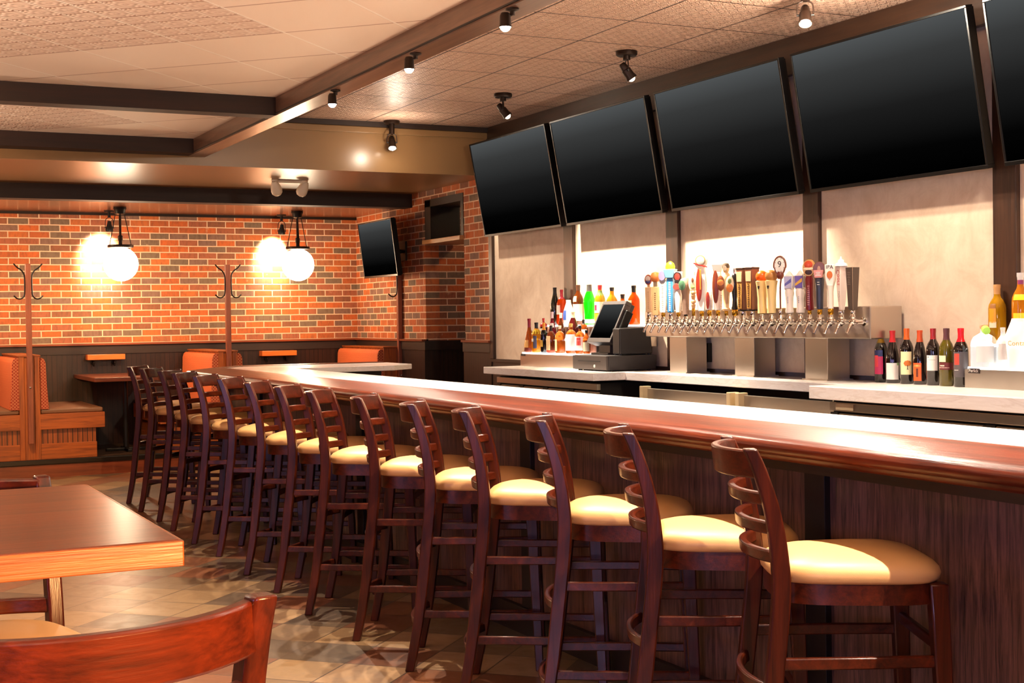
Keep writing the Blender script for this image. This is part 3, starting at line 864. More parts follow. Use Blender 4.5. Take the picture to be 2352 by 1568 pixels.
B(o).hexa([(5.16, 8.74, 1.142), (5.24, 8.74, 1.142), (5.24, 8.9, 1.142), (5.16, 8.9, 1.142), (5.165, 8.74, 1.3), (5.22, 8.74, 1.34), (5.22, 8.9, 1.34), (5.165, 8.9, 1.3)]).build('stand', 'pos_face', t, False, .004)
b = B(o).box(5.12, 5.27, 8.7, 8.95, 1.142, 1.156).build('stand_base', 'pos_face', t, False, .004)

# wall outlet behind the tap tower
t = thing('wall_socket', 'black socket box on the wall between the first tap columns', 'socket', (WX, 7.91, 1.15))
o = t.location
B(o).box(WX - .035, WX - .001, 7.86, 7.955, 1.10, 1.23).build('housing', 'black_plastic', t, False, .004)
b = B(o).tube(catmull([(WX - .02, 7.9, 1.1), (WX - .03, 7.9, 1.075), (WX - .04, 7.94, 1.06), (WX - .03, 7.97, 1.05)]), .005, 6).build('cable', 'black_plastic', t)

# lit liquor displays
def display_shelf(label, x0, y0, y1, plate, tiers, badge=None):
    t = thing('bottle_display', label, 'bottle shelf', (x0, (y0 + y1) / 2, 1.03))
    o = t.location
    for (xa, xb, ya, yb, za, zb) in tiers:
        s_ = B(o).box(xa, xb, ya, yb, za, zb - .012).build('step', 'steel', t, False, .003)
        B(o).box(xa + .012, xb - .002, ya + .012, yb - .012, zb - .012, zb).build('lit_top', 'lit_panel', s_, False)
    p = B(o).box(x0 - .004, x0 + .002, plate[0], plate[1], plate[2], plate[3]).build('name_plate', 'label_text', t, False)
    if badge:
        yc, zc = (plate[0] + plate[1]) / 2 - o.y, (plate[2] + plate[3]) / 2 - o.z
        text_mesh(badge, (plate[3] - plate[2]) * .95, lambda u, v: (-.0055, yc - u, zc + v), 'lettering', 'white_ink', p)
    return t
display_shelf('stepped steel display with lit shelves full of liquor beside the register', 5.105, 9.04, 10.08, (9.99, 10.06, 1.112, 1.13),
              [(5.105, 5.22, 9.04, 10.08, 1.03, 1.141), (5.22, 5.31, 9.04, 10.06, 1.03, 1.25), (5.31, 5.425, 8.52, 10.04, 1.2, 1.358)], None)
display_shelf('stepped steel display with lit shelves beyond the wine bottles', 5.262, 3.6, 5.34, (5.235, 5.31, 1.105, 1.13),
              [(5.262, 5.345, 3.6, 5.34, 1.03, 1.137), (5.345, 5.425, 3.6, 5.33, 1.03, 1.25)], 'Perlick')

# ------------------------------------------------------------------ bar stools
def bow(y, half, depth): return -depth * (1 - min(1, abs(y) / half) ** 2.2)

def make_stool(label, group):
    t = thing('bar_stool', label, 'bar stool', (0, 0, 0), 0, group)
    rear = [(-.30, 0), (-.262, .2), (-.232, .45), (-.208, .68), (-.21, .80), (-.228, .92), (-.258, 1.02), (-.283, 1.078)]
    for sgn in (-1, 1):
        pts = catmull([(x, sgn * (.205 - .015 * z), z) for x, z in rear], 4)
        n = len(pts)
        def ha(i):
            z = pts[i].z; d = .0235 - .006 * max(0, (z - .75) / .33) - .005 * max(0, (.4 - z) / .4)
            return (d, 0, 0)
        b = B(); b.bar(pts, ha, lambda i: (0, .0165, 0)); b.build('rear_leg', 'stool_wood', t, bevel=.005)
    def slat(zc, hh, depth, th, x0, name, half=.185):
        ys = [half * (k / 8 - 1) for k in range(17)]
        pts = [Vector((x0 + bow(y, half, depth), y, zc)) for y in ys]
        def hb(i):
            a = pts[max(0, i - 1)]; c = pts[min(16, i + 1)]; d = (c - a).normalized()
            return (d.y * th, -d.x * th, 0)
        b = B(); b.bar(pts, hb, lambda i: (-hh * .12, 0, hh)); b.build(name, 'stool_rail', t, bevel=.005)
    slat(1.036, .036, .074, .011, -.262, 'top_rail')
    slat(.947, .0165, .058, .0105, -.236, 'back_slat')
    slat(.871, .0165, .056, .0105, -.22, 'back_slat')
    slat(.796, .0165, .054, .0105, -.211, 'back_slat')
    slat(.455, .016, .045, .009, -.232, 'rear_stretcher', .192)
    slat(.19, .016, .04, .009, -.262, 'rear_stretcher', .196)
    # seat outline: straight back, bowed front
    def outline(k, zz):
        out = []
        for a in range(40):
            th = 2 * PI * a / 40
            c, s_ = math.cos(th), math.sin(th)
            e = .52
            x = math.copysign(abs(c) ** e, c); y = math.copysign(abs(s_) ** e, s_)
            wy = .205 + .02 * x
            px = .008 + x * .22
            out.append((.008 + (px - .008) * k, y * wy * k, zz))
        return out
    b = B()
    b.loft([outline(.97, .726), outline(1.0, .733), outline(1.01, .746), outline(.995, .758), outline(.95, .769), outline(.86, .779), outline(.72, .787), outline(.52, .794), outline(.3, .798), outline(.06, .8)])
    b.build('seat', 'vinyl', t, ang=60)
    b = B()
    b.loft([outline(.965, .672), outline(.965, .727)])
    b.build('seat_frame', 'stool_rail', t)
    for sgn in (-1, 1):
        pts = [Vector((.196 + .03 * (1 - z / .73), sgn * (.183 + .022 * (1 - z / .73)), z)) for z in (0, .25, .5, .725)]
        b = B(); b.bar(pts, lambda i: (.016 + .0017 * i * 1.6, 0, 0), lambda i: (0, .016 + .0017 * i * 1.6, 0)); b.build('front_leg', 'stool_wood', t, bevel=.004)
        for z in (.525, .23):
            xf = .196 + .03 * (1 - z / .73); yf = sgn * (.183 + .022 * (1 - z / .73)); yr = sgn * (.205 - .015 * z)
            xr = -.232 + (.525 - z) * -.09 + .012
            b = B(); b.bar([(xr, yr, z), ((xr + xf) / 2, (yr + yf) / 2 + sgn * .006, z), (xf, yf, z)], lambda i: (0, .009, 0), lambda i: (0, 0, .0155)); b.build('side_stretcher', 'stool_rail', t, bevel=.004)
        b = B(); b.prism_x([(sgn * .185, .672), (sgn * .135, .672), (sgn * .185, .63)], .186, .198); b.build('corner_brace', 'black_metal', t)
    zf = .31; yf = .183 + .022 * (1 - zf / .73); xf = .196 + .03 * (1 - zf / .73)
    b = B(); b.bar([(xf, -yf, zf), (xf, yf, zf)], lambda i: (.009, 0, 0), lambda i: (0, 0, .018)); b.build('foot_rest', 'stool_rail', t, bevel=.004)
    zf = .56; yf = .183 + .022 * (1 - zf / .73); xf = .196 + .03 * (1 - zf / .73)
    b = B(); b.bar([(xf, -yf, zf), (xf, yf, zf)], lambda i: (.009, 0, 0), lambda i: (0, 0, .0155)); b.build('front_stretcher', 'stool_rail', t, bevel=.004)
    return t

GRP = 'tan-seated bar stools along the bar'
feet = [(2.10, 2.895), (2.095, 3.485), (2.12, 4.085), (2.105, 4.675), (2.108, 5.19), (2.104, 5.80), (2.09, 6.43), (2.115, 7.03), (2.12, 7.62), (2.14, 8.30), (2.125, 8.86), (2.133, 9.49), (2.15, 10.0), (2.143, 10.6), (2.159, 11.14)]
angs = [26.5, 29, 31, 32, 29, 32, 32.5, 33, 32, 34, 33.5, 34, 33, 33, 31]
def stool_loc(foot, ang):
    """root of a stool whose closer rear foot stands at foot; ang is the turn of its back away from the bar line"""
    a = R(ang); xh = Vector((math.cos(a), -math.sin(a))); yh = Vector((math.sin(a), math.cos(a)))
    p = Vector(foot) + xh * .3 + yh * .205
    return (p.x, p.y, 0), -a
proto = None
for i, (f, a) in enumerate(zip(feet, angs)):
    loc, rz = stool_loc(f, a)
    if i == 0: lab = 'wooden ladder-back bar stool with tan seat at the near end of the row'
    elif i == 14: lab = 'wooden ladder-back bar stool with tan seat at the far end, closest to the booths'
    else: lab = 'wooden ladder-back bar stool with tan seat, %s from the near end of the row' % ORD[i]
    if proto is None:
        proto = make_stool(lab, GRP); proto.location = loc; proto.rotation_euler = (0, 0, rz)
    else: dup(proto, loc, rz, lab, GRP)
# two stools at the pub table
a = R(100); xh = Vector((math.cos(a), math.sin(a))); yh = Vector((-math.sin(a), math.cos(a)))
p = Vector((.49, 1.705)) + xh * .275 + yh * .19
dup(proto, (p.x, p.y, 0), a, 'reddish ladder-back bar stool at the pub table, its curved back rail seen close up', 'bar stools at the pub table')
a = R(-84); xh = Vector((math.cos(a), math.sin(a))); yh = Vector((-math.sin(a), math.cos(a)))
p = Vector((.447, 3.29)) + xh * .275 - yh * .19
dup(proto, (p.x, p.y, 0), a, 'ladder-back bar stool with tan seat on the far side of the pub table, mostly hidden', 'bar stools at the pub table')

# pub table
t = thing('pub_table', 'tall square pub table with a thick reddish wooden top', 'table', (.08, 2.687, 0))
o = t.location
B(o).box(-.36, .516, 2.245, 3.13, 1.028, 1.07).build('table_top', 'table_wood', t, False, .003)
b = B(o); b.box(-.364, .52, 2.239, 2.246, 1.027, 1.0685); b.box(-.364, .52, 3.129, 3.136, 1.027, 1.0685); b.box(.515, .521, 2.24, 3.135, 1.027, 1.0685); b.box(-.366, -.359, 2.24, 3.135, 1.027, 1.0685)
b.build('edge_band', 'table_edge', t, False, .002)
B(o).lathe([(.001, 1.028), (.11, 1.028), (.11, 1.015), (.04, 1.0), (.04, .05), (.06, .04), (.001, .04)], (.08, 2.687, 0), 24).build('pedestal', 'black_metal', t)
B(o).lathe([(.001, 0), (.27, 0), (.28, .012), (.25, .03), (.07, .05), (.001, .05)], (.08, 2.687, 0), 32).build('foot_plate', 'black_metal', t)

# ------------------------------------------------------------------ booths by the brick wall
def booth(xc, label, post_label, right_hook=True, group='back-to-back booth benches', sides=(-1, 1), px=None):
    """divider across Y with a bench on either side; xc is the middle of the divider"""
    t = thing('booth_bench', label, 'bench', (xc, 14.1, .165), 0, group)
    o = t.location
    y0, y1 = 13.5, YB - .06
    B(o).box(xc - .09, xc + .09, y0 + .02, y1, .165, 1.125).build('divider', 'booth_wood_z', t, False, .004)
    b = B(o); b.box(xc - .092, xc - .045, y0, y0 + .025, .165, 1.13); b.box(xc + .045, xc + .092, y0, y0 + .025, .165, 1.13); b.box(xc - .046, xc + .046, y0 + .01, y0 + .03, .165, 1.13)
    b.build('end_board', 'booth_wood_z', t, False, .003)
    B(o).box(xc - .1, xc + .1, y0 - .005, y1, 1.125, 1.14).build('cap_rail', 'booth_wood', t, False, .003)
    for s_ in sides:
        xa = xc + s_ * .09
        def bx(u0, u1, *r):
            return B(o).box(min(xa + s_ * u0, xa + s_ * u1), max(xa + s_ * u0, xa + s_ * u1), *r)
        # back cushion, rounded at its top
        pr = [(0, .63), (.085, .63), (.07, .85), (.062, 1.06), (.05, 1.095), (.03, 1.11), (0, 1.11)]
        b = B(o); b.prism_y([(xa + s_ * u, z) for u, z in pr], y0 + .035, y1); b.build('back_cushion', 'orange_fabric', t, bevel=.006)
        b = B(o); b.prism_y([(xa + s_ * u * .94, z + .002) for u, z in pr], y0 + .025, y0 + .037); b.build('cushion_side', 'red_fabric', t)
        bx(.0, .575, y0 + .03, y1, .585, .632).build('seat_cushion', 'brown_vinyl', t, True, .014)
        bx(0, .585, y0 + .0, y1, .443, .588).build('seat_rail', 'booth_wood', t, False, .003)
        bx(0, .505, y0 + .03, y1, .3, .445).build('beadboard_front', 'booth_bead', t, False)
        bx(0, .51, y0 + .012, y1, .165, .31).build('base_board', 'booth_wood', t, False, .003)
    # coat post fixed to the divider end is a thing of its own
    xc = px or xc
    p = thing('coat_post', post_label, 'coat rack', (xc, 13.46, .32), 0, 'coat posts at the booth ends')
    q = p.location
    B(q).box(xc - .024, xc + .024, 13.448, 13.496, .32, 1.985).build('post', 'post_wood', p, False, .003)
    for s_ in (-1, 1):
        if s_ == 1 and not right_hook: continue
        x0 = xc + s_ * .032
        b = B(q)
        b.tube(catmull([(xc + s_ * .126, 13.45, 1.985), (xc + s_ * .095, 13.45, 1.95), (xc + s_ * .06, 13.45, 1.925), (x0 + s_ * .006, 13.45, 1.89), (x0, 13.45, 1.85), (x0, 13.45, 1.75), (x0 + s_ * .006, 13.45, 1.69), (xc + s_ * .065, 13.45, 1.662), (xc + s_ * .1, 13.45, 1.664), (xc + s_ * .128, 13.45, 1.69)], 5), .0065, 8)
        b.build('hook', 'black_metal', p)
    b = B(q); b.axis_lathe([(.001, 0), (.011, 0), (.009, .005), (.001, .007)], (xc, 13.448, .84), (0, -1, 0), 12); b.build('bolt', 'chrome', p)
booth(1.735, 'honey oak booth bench at the corner step, orange cushions on both sides', 'tall reddish coat post at the end of the honey oak booth bench', True)
booth(3.605, 'booth bench with orange cushions between the two globe lamps, beyond the bar corner', 'tall reddish coat post between the two globe lamps', True)
booth(5.34, 'booth bench with an orange cushion under the small wall screen', 'tall reddish coat post beside the small wall screen', False, sides=(-1,), px=5.418)

def booth_table(xc, label):
    t = thing('booth_table', label, 'table', (xc, 14.1, .165), 0, 'tables between the booths')
    o = t.location
    B(o).box(xc - .36, xc + .36, 13.6, 14.8, .865, .905).build('table_top', 'table_wood', t, False, .004)
    B(o).cyl((xc, 14.0, .2), (xc, 14.0, .865), .025).build('column', 'black_metal', t)
    b = B(o); b.box(xc - .2, xc + .2, 13.98, 14.02, .165, .195); b.box(xc - .02, xc + .02, 13.8, 14.2, .165, .195); b.build('base', 'black_metal', t, False, .006)
    b = B(o); b.box(xc - .18, xc + .18, 13.95, 14.05, .85, .866); b.build('top_plate', 'black_metal', t, False)
booth_table(2.70, 'reddish booth table on a black column behind the far bar stools')
booth_table(4.5, 'reddish booth table hidden behind the far return of the bar')
def ledge(x0, x1, z, label):
    t = thing('purse_shelf', label, 'wall shelf', ((x0 + x1) / 2, 14.78, z), 0, 'small shelves on the wainscot')
    o = t.location
    B(o).box(x0, x1, 14.69, YB - .02, z, z + .055).build('board', wood('orange_shelf_wood', '#b24a15', '#dd7a30', 'x', 1, .35), t, False, .003)
    for x in (x0 + .07, x1 - .1):
        b = B(o); b.tube(catmull([(x, 14.8, z - .01), (x, 14.78, z - .05), (x, 14.74, z - .06), (x, 14.73, z - .035)]), .008, 8); b.sphere((x, 14.73, z - .03), .013, 10); b.axis_lathe([(.001, 0), (.022, 0), (.02, .01), (.001, .01)], (x, 14.81, z - .03), (0, -1, 0), 14)
        b.build('hook', 'black_metal', t)
ledge(2.46, 2.84, 1.05, 'orange wooden ledge with two dark hooks over the booth table by the honey oak bench')
ledge(4.3, 4.69, 1.045, 'orange wooden ledge with dark hooks below the globe lamp by the screen')

# ------------------------------------------------------------------ tap handles
TX, TZ = 5.12, 1.415
SCL = {3: .96, 4: .96, 9: .97, 10: .87, 11: .86, 12: .945, 13: .945, 14: .86, 15: .86, 16: .81, 17: .8, 18: .8, 19: .82, 20: .85, 21: .82, 22: .82, 23: .82}
def handle_thing(i, label, turn=35):
    t = thing('tap_handle', label, 'tap handle', (TX, FY[i], TZ), R(turn), 'handles on the beer tap tower')
    k = SCL.get(i, 1); t.scale = (k, k, k)
    return t
def ferrule(t, mat, z=.03, r=.014):
    B().lathe([(.001, 0), (r * .8, 0), (r, .006), (r, z - .008), (r * .8, z), (.001, z)], n=14).build('ferrule', mat, t)
def tapered(t, name, mat, w0, w1, d0, d1, z0, z1, bev=.004, x=0, wm=None, zm=None):
    b = B()
    secs = [(w0, d0, z0)] + ([(wm, (d0 + d1) / 2, zm)] if wm else []) + [(w1, d1, z1)]
    b.loft([[(x - d / 2, -w / 2, z), (x + d / 2, -w / 2, z), (x + d / 2, w / 2, z), (x - d / 2, w / 2, z)] for w, d, z in secs])
    return b.build(name, mat, t, True, bev)
def turned(t, name, mat, prof, sx=1, sy=1, n=18):
    return B().lathe(prof, n=n, sx=sx, sy=sy).build(name, mat, t)
def disc(t, name, mat, zc, ry, rz, x=-.012, th=.012, y=0):
    """oval badge facing the bar"""
    b = B(); n = 24
    ring = lambda k, xx: [(xx, y + ry * k * math.cos(2 * PI * j / n), zc + rz * k * math.sin(2 * PI * j / n)) for j in range(n)]
    b.loft([ring(.92, x + th), ring(1, x + th * .7), ring(1, x + th * .2), ring(.92, x)])
    return b.build(name, mat, t)
def ink(t, s_, size, z, x, mat, vertical=False, spacing=1.0):
    if vertical: f = lambda u, v: (x, v, z + u)
    else: f = lambda u, v: (x, -u, z + v)
    return text_mesh(s_, size, f, 'lettering', mat, t, spacing)
def dashes(t, mat, x, z0, z1, n, w, h=.004, y=0):
    """a column of small illegible marks"""
    b = B(); rnd = random.Random(int(z0 * 1e4) + n)
    for k in range(n):
        z = z0 + (z1 - z0) * k / max(1, n - 1); ww = w * rnd.uniform(.5, 1)
        b.box(x - .0006, x, y - ww / 2, y + ww / 2, z - h / 2, z + h / 2)
    return b.build('printed_mark', mat, t, False)

i = 0
t = handle_thing(0, 'cream paddle tap handle with a round red and blue badge, at the register end'); ferrule(t, 'chrome')
tapered(t, 'paddle', paint('#dfbd92'), .042, .05, .02, .02, .03, .205); dashes(t, paint('#a9825a'), -.0105, .06, .17, 9, .008)
d = disc(t, 'badge', paint('#b04a30'), .255, .026, .036); disc(d, 'badge_face', paint('#e9ddcf'), .262, .018, .02, -.0135, .002); disc(d, 'badge_band', paint('#4a4a80'), .24, .02, .012, -.0135, .002)
tapered(t, 'neck', paint('#dfbd92'), .02, .02, .012, .012, .2, .235)
t = handle_thing(1, 'tan wooden paddle tap handle topped by an orange knob, second from the register'); ferrule(t, 'chrome', .01)
tapered(t, 'paddle', paint('#d8b07a'), .05, .056, .022, .022, .008, .205); dashes(t, paint('#6d5236'), -.0115, .05, .16, 9, .012, .006)
turned(t, 'knob', paint('#c9743a'), [(.001, .235), (.024, .24), (.034, .262), (.034, .28), (.024, .3), (.001, .306)]); tapered(t, 'neck', paint('#cfc29a'), .03, .03, .014, .014, .2, .24)
t = handle_thing(2, 'white flat tap handle with a lilac oval on top, third from the register'); ferrule(t, 'brass', .028)
tapered(t, 'paddle', paint('#eee3d4'), .044, .05, .022, .022, .025, .25); dashes(t, paint('#bdb2aa'), -.0115, .05, .22, 13, .014, .006)
disc(t, 'badge', paint('#8d86a6'), .275, .026, .034, -.02, .016); disc(t, 'leaf', paint('#d9a072'), .262, .018, .018, -.014, .014, -.03)
t = handle_thing(3, 'blue tap handle with a pale bucket and a yellow lemon on top'); ferrule(t, 'chrome', .03)
tapered(t, 'shaft', paint('#3d86bd'), .042, .05, .03, .034, .028, .262); dashes(t, 'white_ink', -.0175, .045, .235, 14, .016, .009)
tapered(t, 'bucket', paint('#6d9fbd'), .062, .088, .05, .06, .268, .33); turned(t, 'lemon', paint('#f2cc1f'), [(.001, .325), (.034, .33), (.036, .35), (.026, .372), (.008, .385), (.001, .386)], .7, 1)
tapered(t, 'collar', paint('#55708a'), .044, .044, .03, .03, .255, .27)
t = handle_thing(4, 'white tapered tap handle with red and black round badges'); ferrule(t, 'brass', .03)
turned(t, 'shaft', paint('#f1e8dc'), [(.001, .028), (.018, .028), (.027, .17), (.022, .19), (.001, .2)]); tapered(t, 'back_board', paint('#eadcc6'), .05, .062, .012, .012, .19, .31, .004, .008)
d = disc(t, 'badge', paint('#2a1a16'), .275, .03, .034, -.014); disc(d, 'badge_face', paint('#a6342a'), .275, .02, .024, -.0155, .002)
disc(t, 'lower_badge', paint('#c9473c'), .205, .028, .022, -.03, .012); disc(t, 'black_badge', paint('#231d1b'), .24, .02, .014, -.018, .01)
t = handle_thing(5, 'grey-brown carved tap handle with a green oval shield'); ferrule(t, 'black_metal', .014)
turned(t, 'shaft', paint('#8f7360', .6), [(.001, .012), (.022, .012), (.025, .14), (.03, .165), (.034, .2), (.032, .235), (.02, .252), (.001, .256)]); disc(t, 'shield', paint('#4f7a5a'), .205, .024, .034, -.036, .01, .012); disc(t, 'pale_spot', paint('#e8dcc4'), .238, .014, .01, -.032, .008, .01)
t = handle_thing(6, 'turned wooden tap handle with a pale pear-shaped sign, seventh from the register'); ferrule(t, 'brass', .055, .011)
turned(t, 'spindle', paint('#d8a673'), [(.001, .05), (.011, .05), (.015, .075), (.01, .082), (.017, .09), (.017, .1), (.01, .108), (.016, .135), (.011, .142), (.018, .15), (.018, .158), (.01, .166), (.001, .168)])
d = disc(t, 'sign', paint('#ece0bd'), .215, .03, .06, -.01, .014); disc(d, 'sign_tip', paint('#e6d8b4'), .275, .015, .028, -.009, .012); disc(d, 'mark', paint('#7d4a2a'), .235, .008, .016, -.012, .0025); disc(d, 'green_mark', paint('#9fb264'), .19, .015, .009, -.012, .0025)
t = handle_thing(7, 'tall white tap handle with a long red oval and a round crest on top'); ferrule(t, 'brass', .035)
tapered(t, 'paddle', paint('#f1e9df'), .05, .044, .026, .022, .03, .335, .006, 0, .074, .2)
disc(t, 'long_oval', paint('#9c2f17'), .2, .021, .105, -.0185, .006, .012); d = disc(t, 'crest', paint('#efe6d2'), .352, .044, .046, -.016, .018); disc(d, 'crest_ring', paint('#a78e5c'), .358, .036, .036, -.0185, .003); disc(d, 'crest_face', paint('#c4cabd'), .358, .028, .028, -.0205, .003)
b = B(); b.hexa([(-.02, .046, .338), (-.02, -.046, .312), (-.016, -.046, .312), (-.016, .046, .338), (-.02, .046, .346), (-.02, -.046, .32), (-.016, -.046, .32), (-.016, .046, .346)]); b.build('ribbon', 'red_ink', t, False)
tapered(t, 'gold_stick', 'gold_ink', .008, .01, .004, .004, .17, .3, .001, -.022); b = None
t = handle_thing(8, 'short white tap handle with a small red oval, beside the tall white one'); ferrule(t, 'brass', .04)
tapered(t, 'paddle', paint('#f1e9df'), .036, .03, .022, .02, .035, .16, .005, 0, .046, .09); disc(t, 'oval', paint('#a2301a'), .1, .0125, .056, -.0165, .006, .006); dashes(t, paint('#6f5a4a'), -.0155, .06, .13, 8, .006, .003, -.017)
t = handle_thing(9, 'white tap handle with a long brown oval and a flared clear top'); ferrule(t, 'brass', .04)
tapered(t, 'paddle', paint('#efe5db'), .046, .044, .026, .022, .035, .29, .006, 0, .07, .2); disc(t, 'long_oval', paint('#7e3517'), .19, .022, .108, -.0185, .006, .01); tapered(t, 'flared_top', paint('#efe3dc', .2), .05, .084, .02, .024, .285, .34); dashes(t, paint('#8a6250'), -.019, .05, .13, 9, .008, .005, -.03)
t = handle_thing(10, 'barrel-shaped wooden tap handle with a carved head on top and orange badges'); ferrule(t, 'brass', .04)
turned(t, 'barrel', paint('#e3bd8c'), [(.001, .036), (.026, .036), (.028, .05), (.021, .06), (.024, .12), (.03, .2), (.034, .26), (.028, .3), (.014, .315), (.001, .318)]); turned(t, 'carved_head', paint('#c8a878', .6), [(.001, .305), (.016, .312), (.025, .335), (.025, .355), (.018, .372), (.001, .378)]); disc(t, 'face', paint('#ecd9ba'), .343, .014, .018, -.028, .006)
turned(t, 'hair', paint('#5a4632', .7), [(.027, .345), (.028, .36), (.02, .378), (.001, .384)])
d = disc(t, 'badge', paint('#8c4a26'), .235, .027, .056, -.04, .012, .028); disc(d, 'badge_band', paint('#dd8a42'), .24, .025, .022, -.0415, .003, .028)
t = handle_thing(11, 'black curved tap handle with a silver tip, beside the barrel-shaped one'); ferrule(t, 'brass', .05, .022)
turned(t, 'shaft', paint('#14100f', .25), [(.001, .046), (.026, .046), (.026, .056), (.02, .07), (.017, .12), (.022, .17), (.028, .22), (.027, .265), (.018, .295), (.008, .305), (.001, .306)]); turned(t, 'tip', 'chrome', [(.008, .3), (.007, .32), (.01, .33), (.008, .342), (.001, .345)])
d = disc(t, 'badge', paint('#e8dbb4'), .228, .03, .06, -.04, .01, .024); disc(d, 'badge_lower', paint('#d98238'), .2, .026, .03, -.0415, .003, .024); disc(d, 'badge_mark', paint('#7c8a54'), .25, .014, .02, -.0415, .003, .024)
for k, (i, lab) in enumerate(((12, 'square brown wooden tap handle with gold lettering strip, the first of a matching pair'), (13, 'square brown wooden tap handle with gold lettering strip, beside the orange ball handle'))):
    t = handle_thing(i, lab, 6); ferrule(t, 'chrome', .036, .016)
    tapered(t, 'column', paint('#7a4d35'), .05, .066, .05, .066, .036, .3, .003); tapered(t, 'front_strip', paint('#b98a45'), .034, .046, .004, .004, .045, .215, .001, -.031); tapered(t, 'front_label', paint('#d9b489'), .046, .05, .004, .004, .22, .285, .001, -.034)
    dashes(t, paint('#5a3a1e'), -.034, .06, .2, 11, .02, .007); tapered(t, 'cap', paint('#3f261a'), .068, .07, .068, .07, .298, .312, .003); tapered(t, 'base_cap', 'black_metal', .052, .052, .052, .052, .03, .038, .002)
for k, (i, lab, c) in enumerate(((14, 'cream tapered tap handle topped by a bright orange ball', '#ee6410'), (15, 'cream tapered tap handle topped by a tan wooden ball', '#b9803f'))):
    t = handle_thing(i, lab); ferrule(t, 'chrome', .014, .02)
    turned(t, 'shaft', paint('#ecd08e'), [(.001, .014), (.032, .014), (.031, .03), (.032, .12), (.038, .2), (.045, .238), (.03, .246), (.001, .248)]); B().sphere((0, 0, .272), .044, 22).build('ball', paint(c, .35), t); dashes(t, 'label_text', -.04, .19, .2, 2, .02, .012, .012)
t = handle_thing(16, 'light-bulb shaped tap handle marked with a 9 on a thin brown stem'); ferrule(t, 'chrome', .045)
B().tube(catmull([(0, 0, .04), (0, 0, .2), (0, -.006, .26), (0, -.012, .3)]), .0065, 10).build('stem', paint('#7a4a38'), t)
disc(t, 'bulb_face', paint('#f7f1e6', .5), .362, .041, .062, -.012, .02); b = B(); n = 40
b.tube([(-.006, .045 * math.cos(2 * PI * k / n) * (1 if math.sin(2 * PI * k / n) > -.2 else .86), .362 + .066 * math.sin(2 * PI * k / n)) for k in range(n)], .0075, 8, True); b.build('rim', paint('#7d4a38'), t)
turned(t, 'bulb_base', paint('#6d2d1e'), [(.001, .262), (.018, .266), (.027, .285), (.027, .3), (.018, .318), (.001, .32)]); ink(t, '9', .066, .37, -.0135, 'label_text')
b = B()
for k in range(8):
    a = R(22 + 45 * k); ca, sa = math.cos(a), math.sin(a); q = Vector((-.0125, .031 * ca, .366 + .045 * sa)); b.tube([q, q + Vector((0, .005 * ca, .008 * sa))], .0015, 5)
b.build('ray_mark', 'label_text', t)
for k, (i, lab, c, c2) in enumerate(((17, 'white bulging tap handle with a pale blue label, beside the light-bulb handle', '#b9b8d8', '#5d5fa8'), (18, 'white bulging tap handle with a purple label and gold stripe', '#6c5aa6', '#d8a63e'))):
    t = handle_thing(i, lab, 30); ferrule(t, 'chrome', .016, .02)
    turned(t, 'shaft', paint('#f3eadd'), [(.001, .014), (.03, .014), (.032, .03), (.026, .06), (.027, .12), (.034, .16), (.03, .19), (.001, .2)]); tapered(t, 'head', paint('#f4ecdf'), .062, .072, .05, .056, .185, .29, .006); turned(t, 'peak', paint('#f4ecdf'), [(.03, .288), (.014, .312), (.001, .325)])
    tapered(t, 'label_panel', paint(c), .054, .062, .003, .003, .195, .283, .001, -.0295); tapered(t, 'side_label', paint('#77705f' if k else '#9c9cc0'), .003, .003, .036, .044, .2, .28, .0005, 0).location = (0, -.0355, 0)
    b = B(); b.hexa([(-.0325, .026, .21), (-.0325, -.026, .24), (-.031, -.026, .24), (-.031, .026, .21), (-.0325, .026, .228), (-.0325, -.026, .268), (-.031, -.026, .268), (-.031, .026, .228)]); b.build('stripe', paint(c2), t, False); dashes(t, paint('#4f5688'), -.0345, .09, .13, 4, .004, .008)
t = handle_thing(19, 'dark red tap handle with a gold and orange round badge on top'); ferrule(t, 'brass', .035)
turned(t, 'shaft', paint('#6f1418', .3), [(.001, .032), (.028, .032), (.029, .05), (.027, .15), (.031, .25), (.024, .27), (.001, .272)]); d = disc(t, 'badge', paint('#c9974f'), .328, .046, .062, -.02, .036); disc(d, 'badge_top', paint('#c5481d'), .352, .03, .026, -.0225, .004); disc(d, 'badge_stripe', paint('#ecd9b5'), .322, .038, .01, -.0225, .004); disc(d, 'badge_dark', paint('#3a211a'), .298, .026, .018, -.0225, .004); dashes(t, paint('#b06a50'), -.03, .07, .2, 10, .02, .009)
t = handle_thing(20, 'navy tap handle with a brown badge and a pink shield'); ferrule(t, 'brass', .04, .017)
turned(t, 'shaft', paint('#2e3240', .3), [(.001, .036), (.022, .036), (.026, .14), (.032, .235), (.026, .25), (.001, .252)]); d = disc(t, 'badge', paint('#6e4336'), .305, .042, .05, -.014, .022); disc(d, 'badge_face', paint('#b08a78'), .3, .012, .026, -.0165, .003); tapered(t, 'shield', paint('#cf8a7e'), .056, .07, .012, .012, .245, .298, .004, -.026); dashes(t, 'white_ink', -.0335, .262, .282, 3, .04, .004); dashes(t, 'white_ink', -.032, .2, .216, 2, .02, .003)
t = handle_thing(21, 'white tap handle lettered IPA over an orange leaf'); ferrule(t, 'brass', .044, .02)
turned(t, 'shaft', paint('#f0e5d6'), [(.001, .04), (.02, .04), (.02, .16), (.026, .2), (.001, .21)]); tapered(t, 'head', paint('#f2e8d8'), .048, .074, .03, .04, .19, .345, .008, 0, .07, .235); ink(t, 'IPA', .036, .325, -.0215, 'label_text'); d = disc(t, 'leaf', paint('#c0662a'), .272, .02, .026, -.0215, .003); dashes(t, paint('#c0662a'), -.0215, .238, .248, 2, .008, .006)
